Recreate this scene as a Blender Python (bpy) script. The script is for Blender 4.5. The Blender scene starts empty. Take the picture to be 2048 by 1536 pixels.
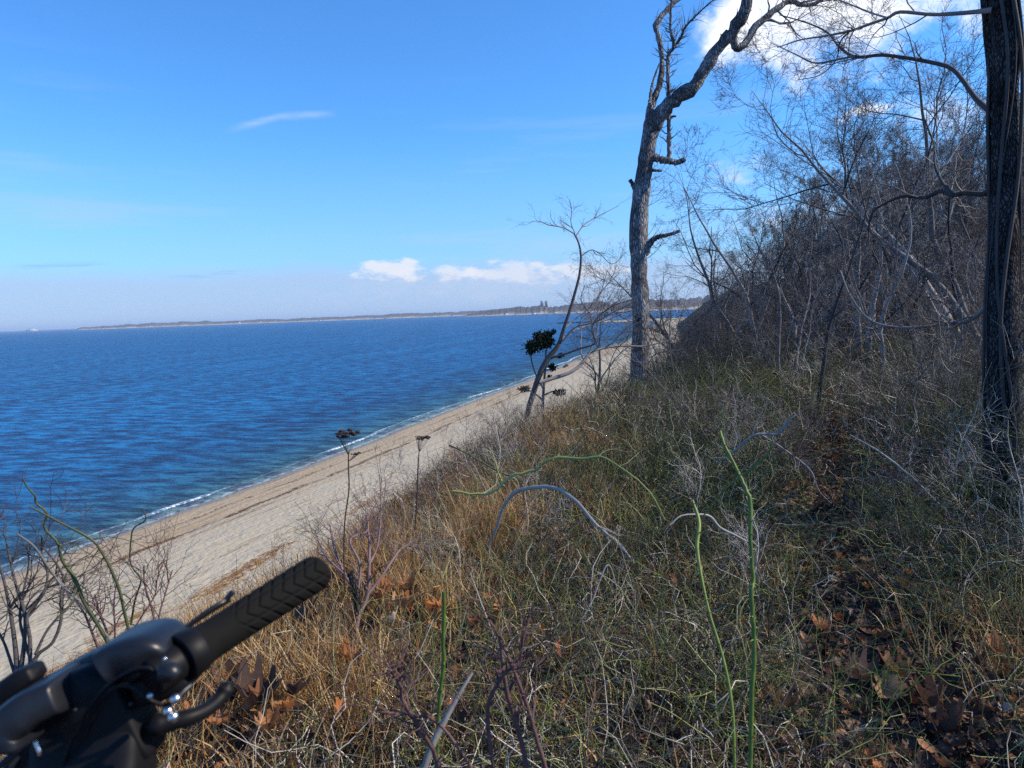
import bpy, math, random
import numpy as np
from mathutils import Vector
rng = np.random.default_rng(7); random.seed(7)
sc = bpy.context.scene; COL = sc.collection
R = math.radians
# ------------------------------------------------------------------ camera
f_px = 1420.; roll = R(2.15); az = R(14.97); pit = math.atan(144.4/f_px)
CAM = np.array([0, 0, 20.])
F = np.array([-math.sin(az)*math.cos(pit), math.cos(az)*math.cos(pit), -math.sin(pit)])
R0 = np.array([math.cos(az), math.sin(az), 0]); U0 = np.cross(R0, F)
RR = R0*math.cos(roll)-U0*math.sin(roll); UU = U0*math.cos(roll)+R0*math.sin(roll)
def P3(X, Y, d):
    return CAM+(F+RR*(X-1024)/f_px-UU*(Y-768)/f_px)*d
def proj(P):
    q = np.asarray(P, float)-CAM; d = q@F
    return 1024+f_px*(q@RR)/d, 768-f_px*(q@UU)/d, d
cd = bpy.data.cameras.new('camera'); cam = bpy.data.objects.new('camera', cd); COL.objects.link(cam)
from mathutils import Matrix
M = Matrix([[RR[i], UU[i], -F[i], CAM[i]] for i in range(3)]+[[0, 0, 0, 1]]); cam.matrix_world = M
cd.sensor_width = 36; cd.lens = f_px/2048*36; cd.clip_start = .02; cd.clip_end = 100000
cd.dof.use_dof = True; cd.dof.focus_distance = 9; cd.dof.aperture_fstop = 11
sc.camera = cam
# ------------------------------------------------------------------ smooth noise
class VN:
    def __init__(s, seed): s.g = np.random.default_rng(seed).random((256, 256))
    def __call__(s, x, y):
        x = np.asarray(x, float); y = np.asarray(y, float)
        xi = np.floor(x).astype(int); yi = np.floor(y).astype(int); fx = x-xi; fy = y-yi
        fx = fx*fx*(3-2*fx); fy = fy*fy*(3-2*fy); g = s.g
        a = g[xi % 256, yi % 256]; b = g[(xi+1) % 256, yi % 256]; c = g[xi % 256, (yi+1) % 256]; d = g[(xi+1) % 256, (yi+1) % 256]
        return (a*(1-fx)+b*fx)*(1-fy)+(c*(1-fx)+d*fx)*fy-.5
vn = VN(3); vn2 = VN(5)
def sstep(a, b, x):
    t = np.clip((np.asarray(x, float)-a)/(b-a), 0, 1); return t*t*(3-2*t)
# ------------------------------------------------------------------ terrain functions (z = 0 is the tide line)
def xs(y):      # shoreline
    b = np.interp(y, [-200, 40, 65, 90, 115, 155, 200, 343, 411, 700, 950, 1150, 1300], [-60, -56, -53.8, -51.8, -51.4, -50.4, -48.4, -46.5, -42, -44, -52, -40, 60])
    b = b+1.0*vn(0.3, np.asarray(y)/13.)+.35*vn(7.3, np.asarray(y)/4.)
    return b-112*np.exp(-((np.asarray(y, float)-1050)/50)**2)
def xc(y):      # bluff crest
    y = np.asarray(y, float)
    return np.interp(y, [-60, 8.5, 10.5, 14, 22, 35, 60, 130, 400, 700, 1200], [-3.1, -3.1, -2.9, -1.6, -.6, .6, 4, 16, 18, 6, 8])+.5*vn(1.5, y/1.7)+.8*vn(2.2, y/6.)*sstep(10, 40, y)
def zc(y): return np.interp(y, [-60, 8, 11, 20, 35, 60, 130, 400, 1200], [17.9, 17.9, 18.0, 17.9, 18.4, 19.5, 21, 24, 22])
def ground(x, y):
    x = np.asarray(x, float); y = np.asarray(y, float)
    u = x-xc(y); z = zc(y)
    near = .7*sstep(0, 1.9, u)
    k = sstep(11, 45, y)
    rise = k*.42*np.minimum(np.maximum(u-.5, 0), 15)+.1*sstep(2.5, 7, x)*np.maximum(x-2.5, 0)*(1-k)
    down = .80*np.minimum(u, 0)
    h = z+near*(1-k)+rise+down
    h += .10*vn(x*1.1, y*1.1)+.045*vn2(x*3.7, y*3.7)+.5*vn(x/5+9, y/5)*np.clip((y-10)/20, .0, 1)
    h += .9*vn2(x/3, y/3)*sstep(-1, -5, u)-.5*sstep(0, -3, u)
    # the worn trail is a shallow trough
    tx = np.interp(y, [0, 2, 3.2, 5, 7.5, 12, 18], [.85, .75, .62, .78, 1.3, 2.4, 3.9])
    h -= .07*np.exp(-((x-tx)/.28)**2)*(y < 20)
    return h
def beach_z(x, y):
    d = np.asarray(x, float)-xs(y)
    return np.where(d < 0, d*.10, np.minimum(d*.085, 1.1+(d*.085-1.1)*.55))+.0
def hit(X, Y, z0=18.6):
    d = P3(X, Y, 1)-CAM; t = 1.; dn = d
    for i in range(4000):
        p = CAM+dn*t
        if p[2] < float(ground(p[0], p[1])): return p
        t += .02+t*.002
    return p
# ------------------------------------------------------------------ mesh accumulation
class Geo:
    def __init__(s): s.v = []; s.q = []; s.t = []; s.n = 0; s.tris = []
    def add(s, V, Q, T=None):
        V = np.asarray(V, float).reshape(-1, 3); Q = np.asarray(Q, int)
        if len(Q): (s.q if Q.shape[1] == 4 else s.tris).append(Q+s.n)
        s.v.append(V); s.t.append(np.zeros(len(V)) if T is None else np.broadcast_to(T, (len(V),))); s.n += len(V)
    def tubes(s, P, Rd, m=3, T=None, cap=False):
        P = np.asarray(P, float)
        if len(P) == 0: return
        N, K = P.shape[:2]; Rd = np.broadcast_to(Rd, (N, K))
        tan = np.gradient(P, axis=1); tan /= np.linalg.norm(tan, axis=2, keepdims=True)+1e-9
        mean = P[:, -1]-P[:, 0]; mean /= np.linalg.norm(mean, axis=1, keepdims=True)+1e-9
        ref = np.cross(mean, rng.normal(size=(N, 3))); ref /= np.linalg.norm(ref, axis=1, keepdims=True)+1e-9
        ref = np.repeat(ref[:, None], K, 1)
        a = ref-tan*np.sum(ref*tan, 2, keepdims=True); a /= np.linalg.norm(a, axis=2, keepdims=True)+1e-9
        b = np.cross(tan, a); th = np.arange(m)/m*2*np.pi
        V = P[:, :, None]+Rd[:, :, None, None]*(a[:, :, None]*np.cos(th)[None, None, :, None]+b[:, :, None]*np.sin(th)[None, None, :, None])
        base = (np.arange(N)*K*m)[:, None, None]+(np.arange(K-1)*m)[None, :, None]; j = np.arange(m)[None, None]; j2 = (j+1) % m
        Q = np.stack([base+j, base+j2, base+j2+m, base+j+m], -1).reshape(-1, 4)
        if T is not None: T = np.repeat(np.broadcast_to(T, (N,)), K*m)
        s.add(V.reshape(-1, 3), Q, T)
        if cap and m >= 4:
            for i in range(N):
                for k0 in (0, K-1):
                    o = i*K*m+k0*m; c = P[i, k0]
                    V2 = np.vstack([V[i, k0], c]); Qt = [[jj, (jj+1) % m, m] for jj in range(m)]
                    s.add(V2, np.array(Qt), T[0] if T is not None else None)
    def ribbons(s, P, W, T=None):      # flat blades
        N, K = P.shape[:2]; W = np.broadcast_to(W, (N, K))
        d = rng.normal(size=(N, 3)); d[:, 2] *= .2; d /= np.linalg.norm(d, axis=1, keepdims=True)
        V = np.stack([P-d[:, None]*W[..., None], P+d[:, None]*W[..., None]], 2)
        base = (np.arange(N)*K*2)[:, None]+(np.arange(K-1)*2)[None]
        Q = np.stack([base, base+1, base+3, base+2], -1).reshape(-1, 4)
        if T is not None: T = np.repeat(np.broadcast_to(T, (N,)), K*2)
        s.add(V.reshape(-1, 3), Q, T)
    def build(s, name, mat, parent=None, smooth=True, loc=None):
        V = np.concatenate(s.v); T = np.concatenate(s.t)
        Q = np.concatenate(s.q) if s.q else np.zeros((0, 4), int); Tr = np.concatenate(s.tris) if s.tris else np.zeros((0, 3), int)
        if loc is not None: V = V-np.asarray(loc)
        me = bpy.data.meshes.new(name); me.vertices.add(len(V)); me.vertices.foreach_set('co', V.astype(np.float32).ravel())
        me.loops.add(len(Q)*4+len(Tr)*3); me.loops.foreach_set('vertex_index', np.concatenate([Q.ravel(), Tr.ravel()]).astype(np.int32))
        me.polygons.add(len(Q)+len(Tr)); me.polygons.foreach_set('loop_start', np.concatenate([np.arange(len(Q))*4, len(Q)*4+np.arange(len(Tr))*3]).astype(np.int32))
        if smooth: me.polygons.foreach_set('use_smooth', np.ones(len(Q)+len(Tr), bool))
        at = me.attributes.new('tint', 'FLOAT', 'POINT'); at.data.foreach_set('value', T.astype(np.float32))
        me.update(calc_edges=True); me.validate()
        me.materials.append(mat); o = bpy.data.objects.new(name, me); COL.objects.link(o)
        if parent: o.parent = parent
        elif loc is not None: o.location = loc
        return o
def tag(o, label=None, cat=None, group=None, kind=None):
    for k, v in (('label', label), ('category', cat), ('group', group), ('kind', kind)):
        if v: o[k] = v
    return o
def empty(name, loc, label=None, cat=None, group=None):
    o = bpy.data.objects.new(name, None); o.empty_display_size = .1; COL.objects.link(o); o.location = loc
    return tag(o, label, cat, group)
def sphere(c, r, seg=16, rings=10, ax=None):
    th = np.linspace(0, np.pi, rings+1); ph = np.arange(seg)/seg*2*np.pi
    V = np.stack([np.sin(th)[:, None]*np.cos(ph), np.sin(th)[:, None]*np.sin(ph), np.cos(th)[:, None]+0*ph], -1).reshape(-1, 3)*r
    if ax is not None: V = V@np.asarray(ax)
    Q = [[i*seg+j, (i+1)*seg+j, (i+1)*seg+(j+1) % seg, i*seg+(j+1) % seg] for i in range(rings) for j in range(seg)]
    return V+np.asarray(c), np.array(Q)
def resample(pts, K):
    """Catmull-Rom through rows of any width, resampled to K"""
    p = np.asarray(pts, float); n = len(p)
    e = np.vstack([2*p[0]-p[1], p, 2*p[-1]-p[-2]]); u = np.linspace(0, n-1-1e-6, K); i = u.astype(int); t = (u-i)[:, None]
    a, b, c, d = e[i], e[i+1], e[i+2], e[i+3]
    return .5*((2*b)+(-a+c)*t+(2*a-5*b+4*c-d)*t*t+(-a+3*b-3*c+d)*t**3)
def pixline(pts, d0, d1=None, K=16):
    """pts = (X, Y, width px[, depth]) rows of the photograph, placed at a real distance"""
    d1 = d0 if d1 is None else d1; n = len(pts); out = []
    for i, p in enumerate(pts):
        d = p[3] if len(p) > 3 else d0+(d1-d0)*i/(n-1)
        out.append(list(P3(p[0], p[1], d))+[p[2]*.5*d/f_px])
    q = resample(out, K); return q[:, :3], np.maximum(q[:, 3], .0004)
# ------------------------------------------------------------------ branching
def grow(P, Rd, n, t0=.25, t1=1., ang=(35, 65), lf=.5, k=6, wob=.25, up=.0, rr=.55, rmin=.0012, jit=.35, bias=None, lmax=None, lens=None, taper=.25):
    N, K = P.shape[:2]; cnt = N*n; idx = np.repeat(np.arange(N), n)
    t = t0+(t1-t0)*rng.random(cnt); s = t*(K-1); i = np.minimum(s.astype(int), K-2); fr = (s-i)[:, None]
    pos = P[idx, i]*(1-fr)+P[idx, i+1]*fr; tan = P[idx, i+1]-P[idx, i]; tan /= np.linalg.norm(tan, axis=1, keepdims=True)+1e-9
    r0 = Rd[idx, i]*(1-fr[:, 0])+Rd[idx, i+1]*fr[:, 0]
    L = np.linalg.norm(np.diff(P, axis=1), axis=2).sum(1)[idx]*lf*(1.15-.65*t)*(1-jit+2*jit*rng.random(cnt))
    if lens is not None: L = lens[0]+(lens[1]-lens[0])*rng.random(cnt)
    if lmax: L = np.minimum(L, lmax)
    perp = np.cross(tan, rng.normal(size=(cnt, 3))); perp /= np.linalg.norm(perp, axis=1, keepdims=True)+1e-9
    a = np.radians(ang[0]+(ang[1]-ang[0])*rng.random(cnt))[:, None]
    d = tan*np.cos(a)+perp*np.sin(a)
    if bias is not None: d = d+np.asarray(bias)
    d /= np.linalg.norm(d, axis=1, keepdims=True); pts = [pos]
    st = (L/(k-1))[:, None]
    for j in range(k-1):
        pos = pos+d*st; pts.append(pos); d = d+rng.normal(size=(cnt, 3))*wob; d[:, 2] += up; d /= np.linalg.norm(d, axis=1, keepdims=True)
    Pn = np.stack(pts, 1); rs = np.maximum(np.minimum(r0*rr, r0*.8)*(.8+.4*rng.random(cnt)), rmin)
    return Pn, np.maximum(rs[:, None]*np.linspace(1, taper, k)[None], rmin*.6)
# ------------------------------------------------------------------ materials
def nodes(name):
    m = bpy.data.materials.new(name); m.use_nodes = True; nt = m.node_tree; return m, nt, nt.nodes, nt.links, nt.nodes['Principled BSDF']
def ramp(N, stops):
    r = N.new('ShaderNodeValToRGB'); e = r.color_ramp.elements
    while len(e) < len(stops): e.new(.5)
    for i, (p, c) in enumerate(stops): e[i].position = p; e[i].color = (*c, 1)
    return r
def simple(name, stops, rough=.8, nscale=8., nw=.4, stretch=None, bump=0., bscale=30., trans=0., spec=.3, rand=0., metal=0.):
    """colour ramp driven by per-strand tint + noise + per-object random"""
    m, nt, N, L, B = nodes(name)
    at = N.new('ShaderNodeAttribute'); at.attribute_name = 'tint'
    tc = N.new('ShaderNodeTexCoord'); mp = N.new('ShaderNodeMapping'); L.new(tc.outputs['Object'], mp.inputs[0])
    if stretch: mp.inputs['Scale'].default_value = stretch
    no = N.new('ShaderNodeTexNoise'); no.inputs['Scale'].default_value = nscale; no.inputs['Detail'].default_value = 5; L.new(mp.outputs[0], no.inputs[0])
    a = N.new('ShaderNodeMath'); a.operation = 'MULTIPLY_ADD'; a.inputs[1].default_value = nw; L.new(no.outputs[0], a.inputs[0])
    b = N.new('ShaderNodeMath'); b.operation = 'SUBTRACT'; b.inputs[1].default_value = nw*.5; L.new(at.outputs['Fac'], b.inputs[0]); L.new(b.outputs[0], a.inputs[2])
    out = a
    if rand:
        oi = N.new('ShaderNodeObjectInfo'); c = N.new('ShaderNodeMath'); c.operation = 'MULTIPLY_ADD'; c.inputs[1].default_value = rand
        L.new(oi.outputs['Random'], c.inputs[0]); L.new(a.outputs[0], c.inputs[2]); out = c
    r = ramp(N, stops); L.new(out.outputs[0], r.inputs[0]); L.new(r.outputs[0], B.inputs['Base Color'])
    B.inputs['Roughness'].default_value = rough; B.inputs['Specular IOR Level'].default_value = spec; B.inputs['Metallic'].default_value = metal
    if bump:
        n2 = N.new('ShaderNodeTexNoise'); n2.inputs['Scale'].default_value = bscale; n2.inputs['Detail'].default_value = 6; L.new(mp.outputs[0], n2.inputs[0])
        bp = N.new('ShaderNodeBump'); bp.inputs['Strength'].default_value = 1; bp.inputs['Distance'].default_value = bump; L.new(n2.outputs[0], bp.inputs['Height']); L.new(bp.outputs[0], B.inputs['Normal'])
    if trans:
        tr = N.new('ShaderNodeBsdfTranslucent'); L.new(r.outputs[0], tr.inputs[0]); mx = N.new('ShaderNodeMixShader'); mx.inputs[0].default_value = trans
        L.new(B.outputs[0], mx.inputs[1]); L.new(tr.outputs[0], mx.inputs[2]); L.new(mx.outputs[0], N['Material Output'].inputs[0])
    return m
MAT = dict(
    palebark=simple('pale_grey_bark', [(0, (.06, .055, .058)), (.45, (.19, .18, .185)), (1, (.46, .44, .43))], nscale=4, nw=.5, bump=.003, bscale=25),
    trunk=None,
    wood=simple('grey_twig_bark', [(0, (.03, .026, .026)), (.5, (.10, .088, .086)), (1, (.27, .25, .24))], nscale=3, rand=.2, bump=.003, bscale=25),
    woodfar=simple('wood_bark', [(0, (.011, .0105, .014)), (.5, (.033, .032, .039)), (.8, (.12, .115, .12)), (1, (.28, .27, .27))], nscale=2, rand=.35),
    pale=simple('pale_dead_wood', [(0, (.13, .125, .12)), (.5, (.30, .285, .27)), (1, (.46, .43, .39))], nscale=14, nw=.7, bump=.002, bscale=60, stretch=(1, 1, .4)),
    purple=simple('reddish_young_twig', [(0, (.05, .026, .026)), (.5, (.13, .07, .065)), (1, (.26, .19, .19))], nscale=20, nw=.8, bump=.001, bscale=90),
    cane=simple('green_cane_skin', [(0, (.03, .07, .012)), (.5, (.095, .15, .02)), (1, (.20, .25, .04))], rough=.5, nscale=45, nw=1.1, spec=.4),
    darkcane=simple('dark_green_cane_skin', [(0, (.022, .03, .012)), (.5, (.05, .07, .02)), (1, (.1, .09, .05))], rough=.5, nscale=20, nw=.9),
    briar=simple('briar_stem', [(0, (.012, .018, .007)), (.4, (.04, .058, .018)), (.7, (.12, .15, .04)), (.88, (.30, .32, .10)), (1, (.45, .44, .22))], rough=.65, nscale=3, nw=.5),
    brush=simple('dry_brush_stem', [(0, (.014, .011, .011)), (.4, (.05, .042, .038)), (.62, (.16, .135, .115)), (.78, (.46, .41, .35)), (1, (.68, .62, .53))], rough=.8, nscale=3, nw=.5),
    grass=simple('dry_grass_blade', [(0, (.07, .032, .014)), (.35, (.28, .125, .035)), (.65, (.46, .26, .09)), (1, (.68, .53, .30))], rough=.7, nscale=2, nw=.35, trans=.3),
    leaf=simple('fallen_leaf', [(0, (.03, .017, .016)), (.3, (.085, .05, .04)), (.5, (.17, .09, .055)), (.68, (.40, .15, .045)), (.85, (.38, .25, .15)), (1, (.42, .36, .31))], rough=.62, nscale=30, nw=.3, trans=.25, rand=.0, bump=.001, bscale=60),
    juniper=simple('evergreen_foliage', [(0, (.008, .012, .006)), (.6, (.022, .034, .014)), (1, (.05, .06, .03))], nscale=9),
    seed=simple('dead_seed_head', [(0, (.02, .014, .01)), (.6, (.06, .04, .03)), (1, (.12, .09, .07))]),
    black=simple('black_plastic', [(0, (.004, .004, .005)), (1, (.010, .010, .012))], rough=.5, nw=.2, spec=.16, nscale=5),
    gloss=simple('satin_black_housing', [(0, (.006, .007, .01)), (1, (.014, .016, .022))], rough=.36, nw=.2, spec=.36, nscale=5),
    rubber=simple('black_rubber', [(0, (.005, .005, .0048)), (1, (.011, .0108, .010))], rough=.8, spec=.1, nw=.5, nscale=200, bump=.0003, bscale=1600),
    steel=simple('bright_steel', [(0, (.5, .5, .5)), (1, (.7, .7, .7))], rough=.3, metal=1.),
)
# ribbed bark for the big trunks
def bark(name, lo, mid, hi, zs=.16, vsc=42, bd=.022):
    m, nt, N, L, B = nodes(name)
    tc = N.new('ShaderNodeTexCoord'); mp = N.new('ShaderNodeMapping'); mp.inputs['Scale'].default_value = (1, 1, zs); L.new(tc.outputs['Object'], mp.inputs[0])
    w = N.new('ShaderNodeTexNoise'); w.inputs['Scale'].default_value = 14; w.inputs['Detail'].default_value = 4; L.new(mp.outputs[0], w.inputs[0])
    ad = N.new('ShaderNodeMixRGB'); ad.blend_type = 'ADD'; ad.inputs[0].default_value = .05; L.new(mp.outputs[0], ad.inputs[1]); L.new(w.outputs['Color'], ad.inputs[2])
    v = N.new('ShaderNodeTexVoronoi'); v.feature = 'DISTANCE_TO_EDGE'; v.inputs['Scale'].default_value = vsc; L.new(ad.outputs[0], v.inputs['Vector'])
    n = N.new('ShaderNodeTexNoise'); n.inputs['Scale'].default_value = 60; n.inputs['Detail'].default_value = 6; L.new(mp.outputs[0], n.inputs[0])
    mm = N.new('ShaderNodeMath'); mm.operation = 'MULTIPLY'; mm.inputs[1].default_value = 2.8; L.new(v.outputs['Distance'], mm.inputs[0])
    mm.use_clamp = True
    m2 = N.new('ShaderNodeMath'); m2.operation = 'MULTIPLY_ADD'; m2.inputs[1].default_value = .6; L.new(n.outputs[0], m2.inputs[0]); L.new(mm.outputs[0], m2.inputs[2])
    r = ramp(N, [(.25, lo), (.6, mid), (1, hi)]); L.new(m2.outputs[0], r.inputs[0])
    big = N.new('ShaderNodeTexNoise'); big.inputs['Scale'].default_value = 4; big.inputs['Detail'].default_value = 5; L.new(tc.outputs['Object'], big.inputs[0])
    rb = ramp(N, [(.38, (.45, .42, .42)), (.62, (1.05, 1.05, 1.05))]); L.new(big.outputs[0], rb.inputs[0])
    mx = N.new('ShaderNodeMixRGB'); mx.blend_type = 'MULTIPLY'; mx.inputs[0].default_value = 1; L.new(r.outputs[0], mx.inputs[1]); L.new(rb.outputs[0], mx.inputs[2])
    L.new(mx.outputs[0], B.inputs['Base Color']); B.inputs['Roughness'].default_value = .9; B.inputs['Specular IOR Level'].default_value = .07
    bp = N.new('ShaderNodeBump'); bp.inputs['Strength'].default_value = 1; bp.inputs['Distance'].default_value = bd; L.new(m2.outputs[0], bp.inputs['Height']); L.new(bp.outputs[0], B.inputs['Normal'])
    return m
MAT['trunk'] = bark('furrowed_grey_bark', (.045, .045, .05), (.25, .255, .27), (.47, .48, .50))
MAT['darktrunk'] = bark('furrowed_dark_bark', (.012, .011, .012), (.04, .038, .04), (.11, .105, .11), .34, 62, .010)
# ------------------------------------------------------------------ ground sheets
def grid(name, X, Y, Z, mat, T=None):
    n, k = X.shape; g = Geo(); i = np.arange(n-1)[:, None]*k+np.arange(k-1)[None]
    g.add(np.stack([X, Y, Z], -1).reshape(-1, 3), np.stack([i, i+k, i+k+1, i+1], -1).reshape(-1, 4), None if T is None else T.ravel())
    return tag(g.build(name, mat), kind='structure')
def sinhspace(a, b, c, w, n):   # dense near c
    ua = math.asinh((a-c)/w); ub = math.asinh((b-c)/w); return c+w*np.sinh(np.linspace(ua, ub, n))
m, nt, N, L, B = nodes('leafy_soil'); MAT['soil'] = m
tc = N.new('ShaderNodeTexCoord'); n1 = N.new('ShaderNodeTexNoise'); n1.inputs['Scale'].default_value = 1.1; n1.inputs['Detail'].default_value = 8; L.new(tc.outputs['Object'], n1.inputs[0])
v = N.new('ShaderNodeTexVoronoi'); v.inputs['Scale'].default_value = 16; L.new(tc.outputs['Object'], v.inputs['Vector'])
rv = ramp(N, [(0, (.02, .013, .009)), (.4, (.06, .038, .025)), (.75, (.13, .085, .055)), (1, (.24, .17, .12))])
n3 = N.new('ShaderNodeTexNoise'); n3.inputs['Scale'].default_value = 34; n3.inputs['Detail'].default_value = 6; L.new(tc.outputs['Object'], n3.inputs[0])
sp = N.new('ShaderNodeSeparateColor'); L.new(v.outputs['Color'], sp.inputs[0])
ma = N.new('ShaderNodeMath'); ma.operation = 'MULTIPLY'; L.new(sp.outputs[0], ma.inputs[0]); L.new(n3.outputs[0], ma.inputs[1]); mb = N.new('ShaderNodeMath'); mb.operation = 'MULTIPLY'; mb.inputs[1].default_value = 1.9; L.new(ma.outputs[0], mb.inputs[0]); L.new(mb.outputs[0], rv.inputs[0])
rs = ramp(N, [(.3, (.5, .45, .4)), (.7, (1.1, 1.05, 1))]); L.new(n1.outputs[0], rs.inputs[0])
mx = N.new('ShaderNodeMixRGB'); mx.blend_type = 'MULTIPLY'; mx.inputs[0].default_value = 1; L.new(rv.outputs[0], mx.inputs[1]); L.new(rs.outputs[0], mx.inputs[2])
at = N.new('ShaderNodeAttribute'); at.attribute_name = 'tint'; m3 = N.new('ShaderNodeMixRGB'); m3.inputs[2].default_value = (.36, .25, .14, 1); L.new(at.outputs['Fac'], m3.inputs[0]); L.new(mx.outputs[0], m3.inputs[1])
L.new(m3.outputs[0], B.inputs['Base Color']); B.inputs['Roughness'].default_value = .95
bp = N.new('ShaderNodeBump'); bp.inputs['Distance'].default_value = .03; L.new(n3.outputs[0], bp.inputs['Height']); L.new(bp.outputs[0], B.inputs['Normal'])
yy = sinhspace(-40, 1100, 4, 4, 330); ss = sinhspace(-32, 420, 3, 1.6, 300)
S, YY = np.meshgrid(ss, yy, indexing='ij'); XX = xc(YY)+S
sandSunT = .75*np.exp(-(((XX-.85)/.5)**2+((YY-5.1)/.7)**2))+.45*np.exp(-(((XX-3.6)/1.)**2+((YY-15)/2.)**2))  # bare sand on the trail, plus a sunlit patch painted in farther up
grid('bluff_ground', XX, YY, ground(XX, YY), MAT['soil'], sandSunT)
# beach
m, nt, N, L, B = nodes('beach_sand'); MAT['sand'] = m
at = N.new('ShaderNodeAttribute'); at.attribute_name = 'tint'; tc = N.new('ShaderNodeTexCoord')
def mapped(sc_, s=1., det=6, ty='Noise'):
    mp = N.new('ShaderNodeMapping'); mp.inputs['Scale'].default_value = sc_; L.new(tc.outputs['Object'], mp.inputs[0]); n = N.new('ShaderNodeTexNoise'); n.inputs['Scale'].default_value = s; n.inputs['Detail'].default_value = det; L.new(mp.outputs[0], n.inputs[0]); return n
def mth(op, a, b=None, c=None, clamp=False):
    x = N.new('ShaderNodeMath'); x.operation = op; x.use_clamp = clamp
    for i, q in enumerate((a, b, c)):
        if q is None: continue
        if isinstance(q, (int, float)): x.inputs[i].default_value = q
        else: L.new(q, x.inputs[i])
    return x.outputs[0]
D = at.outputs['Fac']
wob = mapped((1, .12, 1), .6); Dw = mth('ADD', D, mth('MULTIPLY', mth('SUBTRACT', wob.outputs[0], .5), 2.2))
tr = N.new('ShaderNodeCombineXYZ'); L.new(Dw, tr.inputs[0]); sx = N.new('ShaderNodeSeparateXYZ'); L.new(tc.outputs['Object'], sx.inputs[0]); L.new(mth('MULTIPLY', sx.outputs[1], .03), tr.inputs[1])
bands = N.new('ShaderNodeTexNoise'); bands.inputs['Scale'].default_value = 1.5; bands.inputs['Detail'].default_value = 5; L.new(tr.outputs[0], bands.inputs[0])
rb = ramp(N, [(.3, (.34, .27, .17)), (.46, (.46, .395, .275)), (.58, (.41, .365, .275)), (.72, (.49, .415, .275))]); L.new(bands.outputs[0], rb.inputs[0])
# wet at the edge, warmer damp strip, paler upper beach
rw = ramp(N, [(0, (.45, .41, .38)), (.03, (.62, .56, .5)), (.06, (.92, .8, .68)), (.25, (.98, .87, .75)), (.42, (1.02, 1.0, .98)), (1, (1.04, 1.05, 1.06))]); L.new(mth('DIVIDE', D, 30., clamp=True), rw.inputs[0])
mx = N.new('ShaderNodeMixRGB'); mx.blend_type = 'MULTIPLY'; mx.inputs[0].default_value = 1; L.new(rb.outputs[0], mx.inputs[1]); L.new(rw.outputs[0], mx.inputs[2])
# wrack lines
spk = mapped((1, .25, 1), 2.6, 8); cur = mx.outputs[0]
for c0, w, thr, dens in ((4.6, .28, .52, .8), (8.6, .55, .5, .85), (10.2, .3, .55, .7), (18., .5, .6, .5)):
    g = mth('SUBTRACT', 1., mth('DIVIDE', mth('ABSOLUTE', mth('SUBTRACT', Dw, c0)), w), clamp=True)
    k = mth('MULTIPLY', mth('MULTIPLY', g, mth('MULTIPLY', mth('SUBTRACT', spk.outputs[0], thr-.1), 9., clamp=True)), dens, clamp=True)
    q = N.new('ShaderNodeMixRGB'); L.new(k, q.inputs[0]); L.new(cur, q.inputs[1]); q.inputs[2].default_value = (.11, .075, .045, 1); cur = q.outputs[0]
peb = mapped((1, .6, 1), 3.2, 8); dk = mth('MULTIPLY', mth('SUBTRACT', peb.outputs[0], .60), 7., clamp=True)
q = N.new('ShaderNodeMixRGB'); L.new(mth('MULTIPLY', dk, .5), q.inputs[0]); L.new(cur, q.inputs[1]); q.inputs[2].default_value = (.2, .16, .12, 1); cur = q.outputs[0]
L.new(cur, B.inputs['Base Color'])
L.new(mth('ADD', mth('MULTIPLY', mth('DIVIDE', D, 2.4, clamp=True), .5), .4), B.inputs['Roughness'])
ft = mapped((1, .8, 1), 2.2, 3); bp = N.new('ShaderNodeBump'); bp.inputs['Distance'].default_value = .14
L.new(mth('ADD', mth('ADD', ft.outputs[0], mth('MULTIPLY', bands.outputs[0], .9)), mth('MULTIPLY', peb.outputs[0], .6)), bp.inputs['Height']); L.new(bp.outputs[0], B.inputs['Normal'])
yb = sinhspace(-60, 1300, 60, 60, 520); tt = np.linspace(0, 1, 60)
XS = xs(yb)[:, None]-25; XE = np.maximum(xc(yb)[:, None], xs(yb)[:, None]+60)
XB = XS+(XE-XS)*tt[None]; YB = np.repeat(yb[:, None], 60, 1)
ZB = beach_z(XB, YB); ZB = np.where(YB > 980, np.minimum(ZB, 1.6), ZB)
grid('beach', XB, YB, ZB, MAT['sand'], XB-xs(YB))
# sea
m, nt, N, L, B = nodes('sea_water'); MAT['sea'] = m
at = N.new('ShaderNodeAttribute'); at.attribute_name = 'tint'; tc = N.new('ShaderNodeTexCoord'); D = at.outputs['Fac']
big = mapped((.05, .012, 1), 1., 4); mid = mapped((.42, 1.1, 1), 1., 5); fine = mapped((1.7, 4.2, 1), 1., 3); swell = mapped((.1, .24, 1), 1., 3)
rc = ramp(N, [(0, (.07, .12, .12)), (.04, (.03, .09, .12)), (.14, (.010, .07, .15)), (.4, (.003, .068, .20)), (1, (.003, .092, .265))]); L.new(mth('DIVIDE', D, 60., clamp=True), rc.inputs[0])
pat = ramp(N, [(.41, (.12, .2, .32)), (.49, (.75, .78, .8)), (.57, (2.3, 2.1, 1.7))]); frac = mapped((.16, .42, 1), 1., 12); frac.inputs['Roughness'].default_value = .72; rgh = frac; L.new(mth('ADD', mth('MULTIPLY', big.outputs[0], .12), mth('MULTIPLY', frac.outputs[0], .88)), pat.inputs[0])  # ripple crests brightened and troughs darkened in the colour, as painted wave shading
mx = N.new('ShaderNodeMixRGB'); mx.blend_type = 'MULTIPLY'; mx.inputs[0].default_value = 1; L.new(rc.outputs[0], mx.inputs[1]); L.new(pat.outputs[0], mx.inputs[2])
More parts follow.
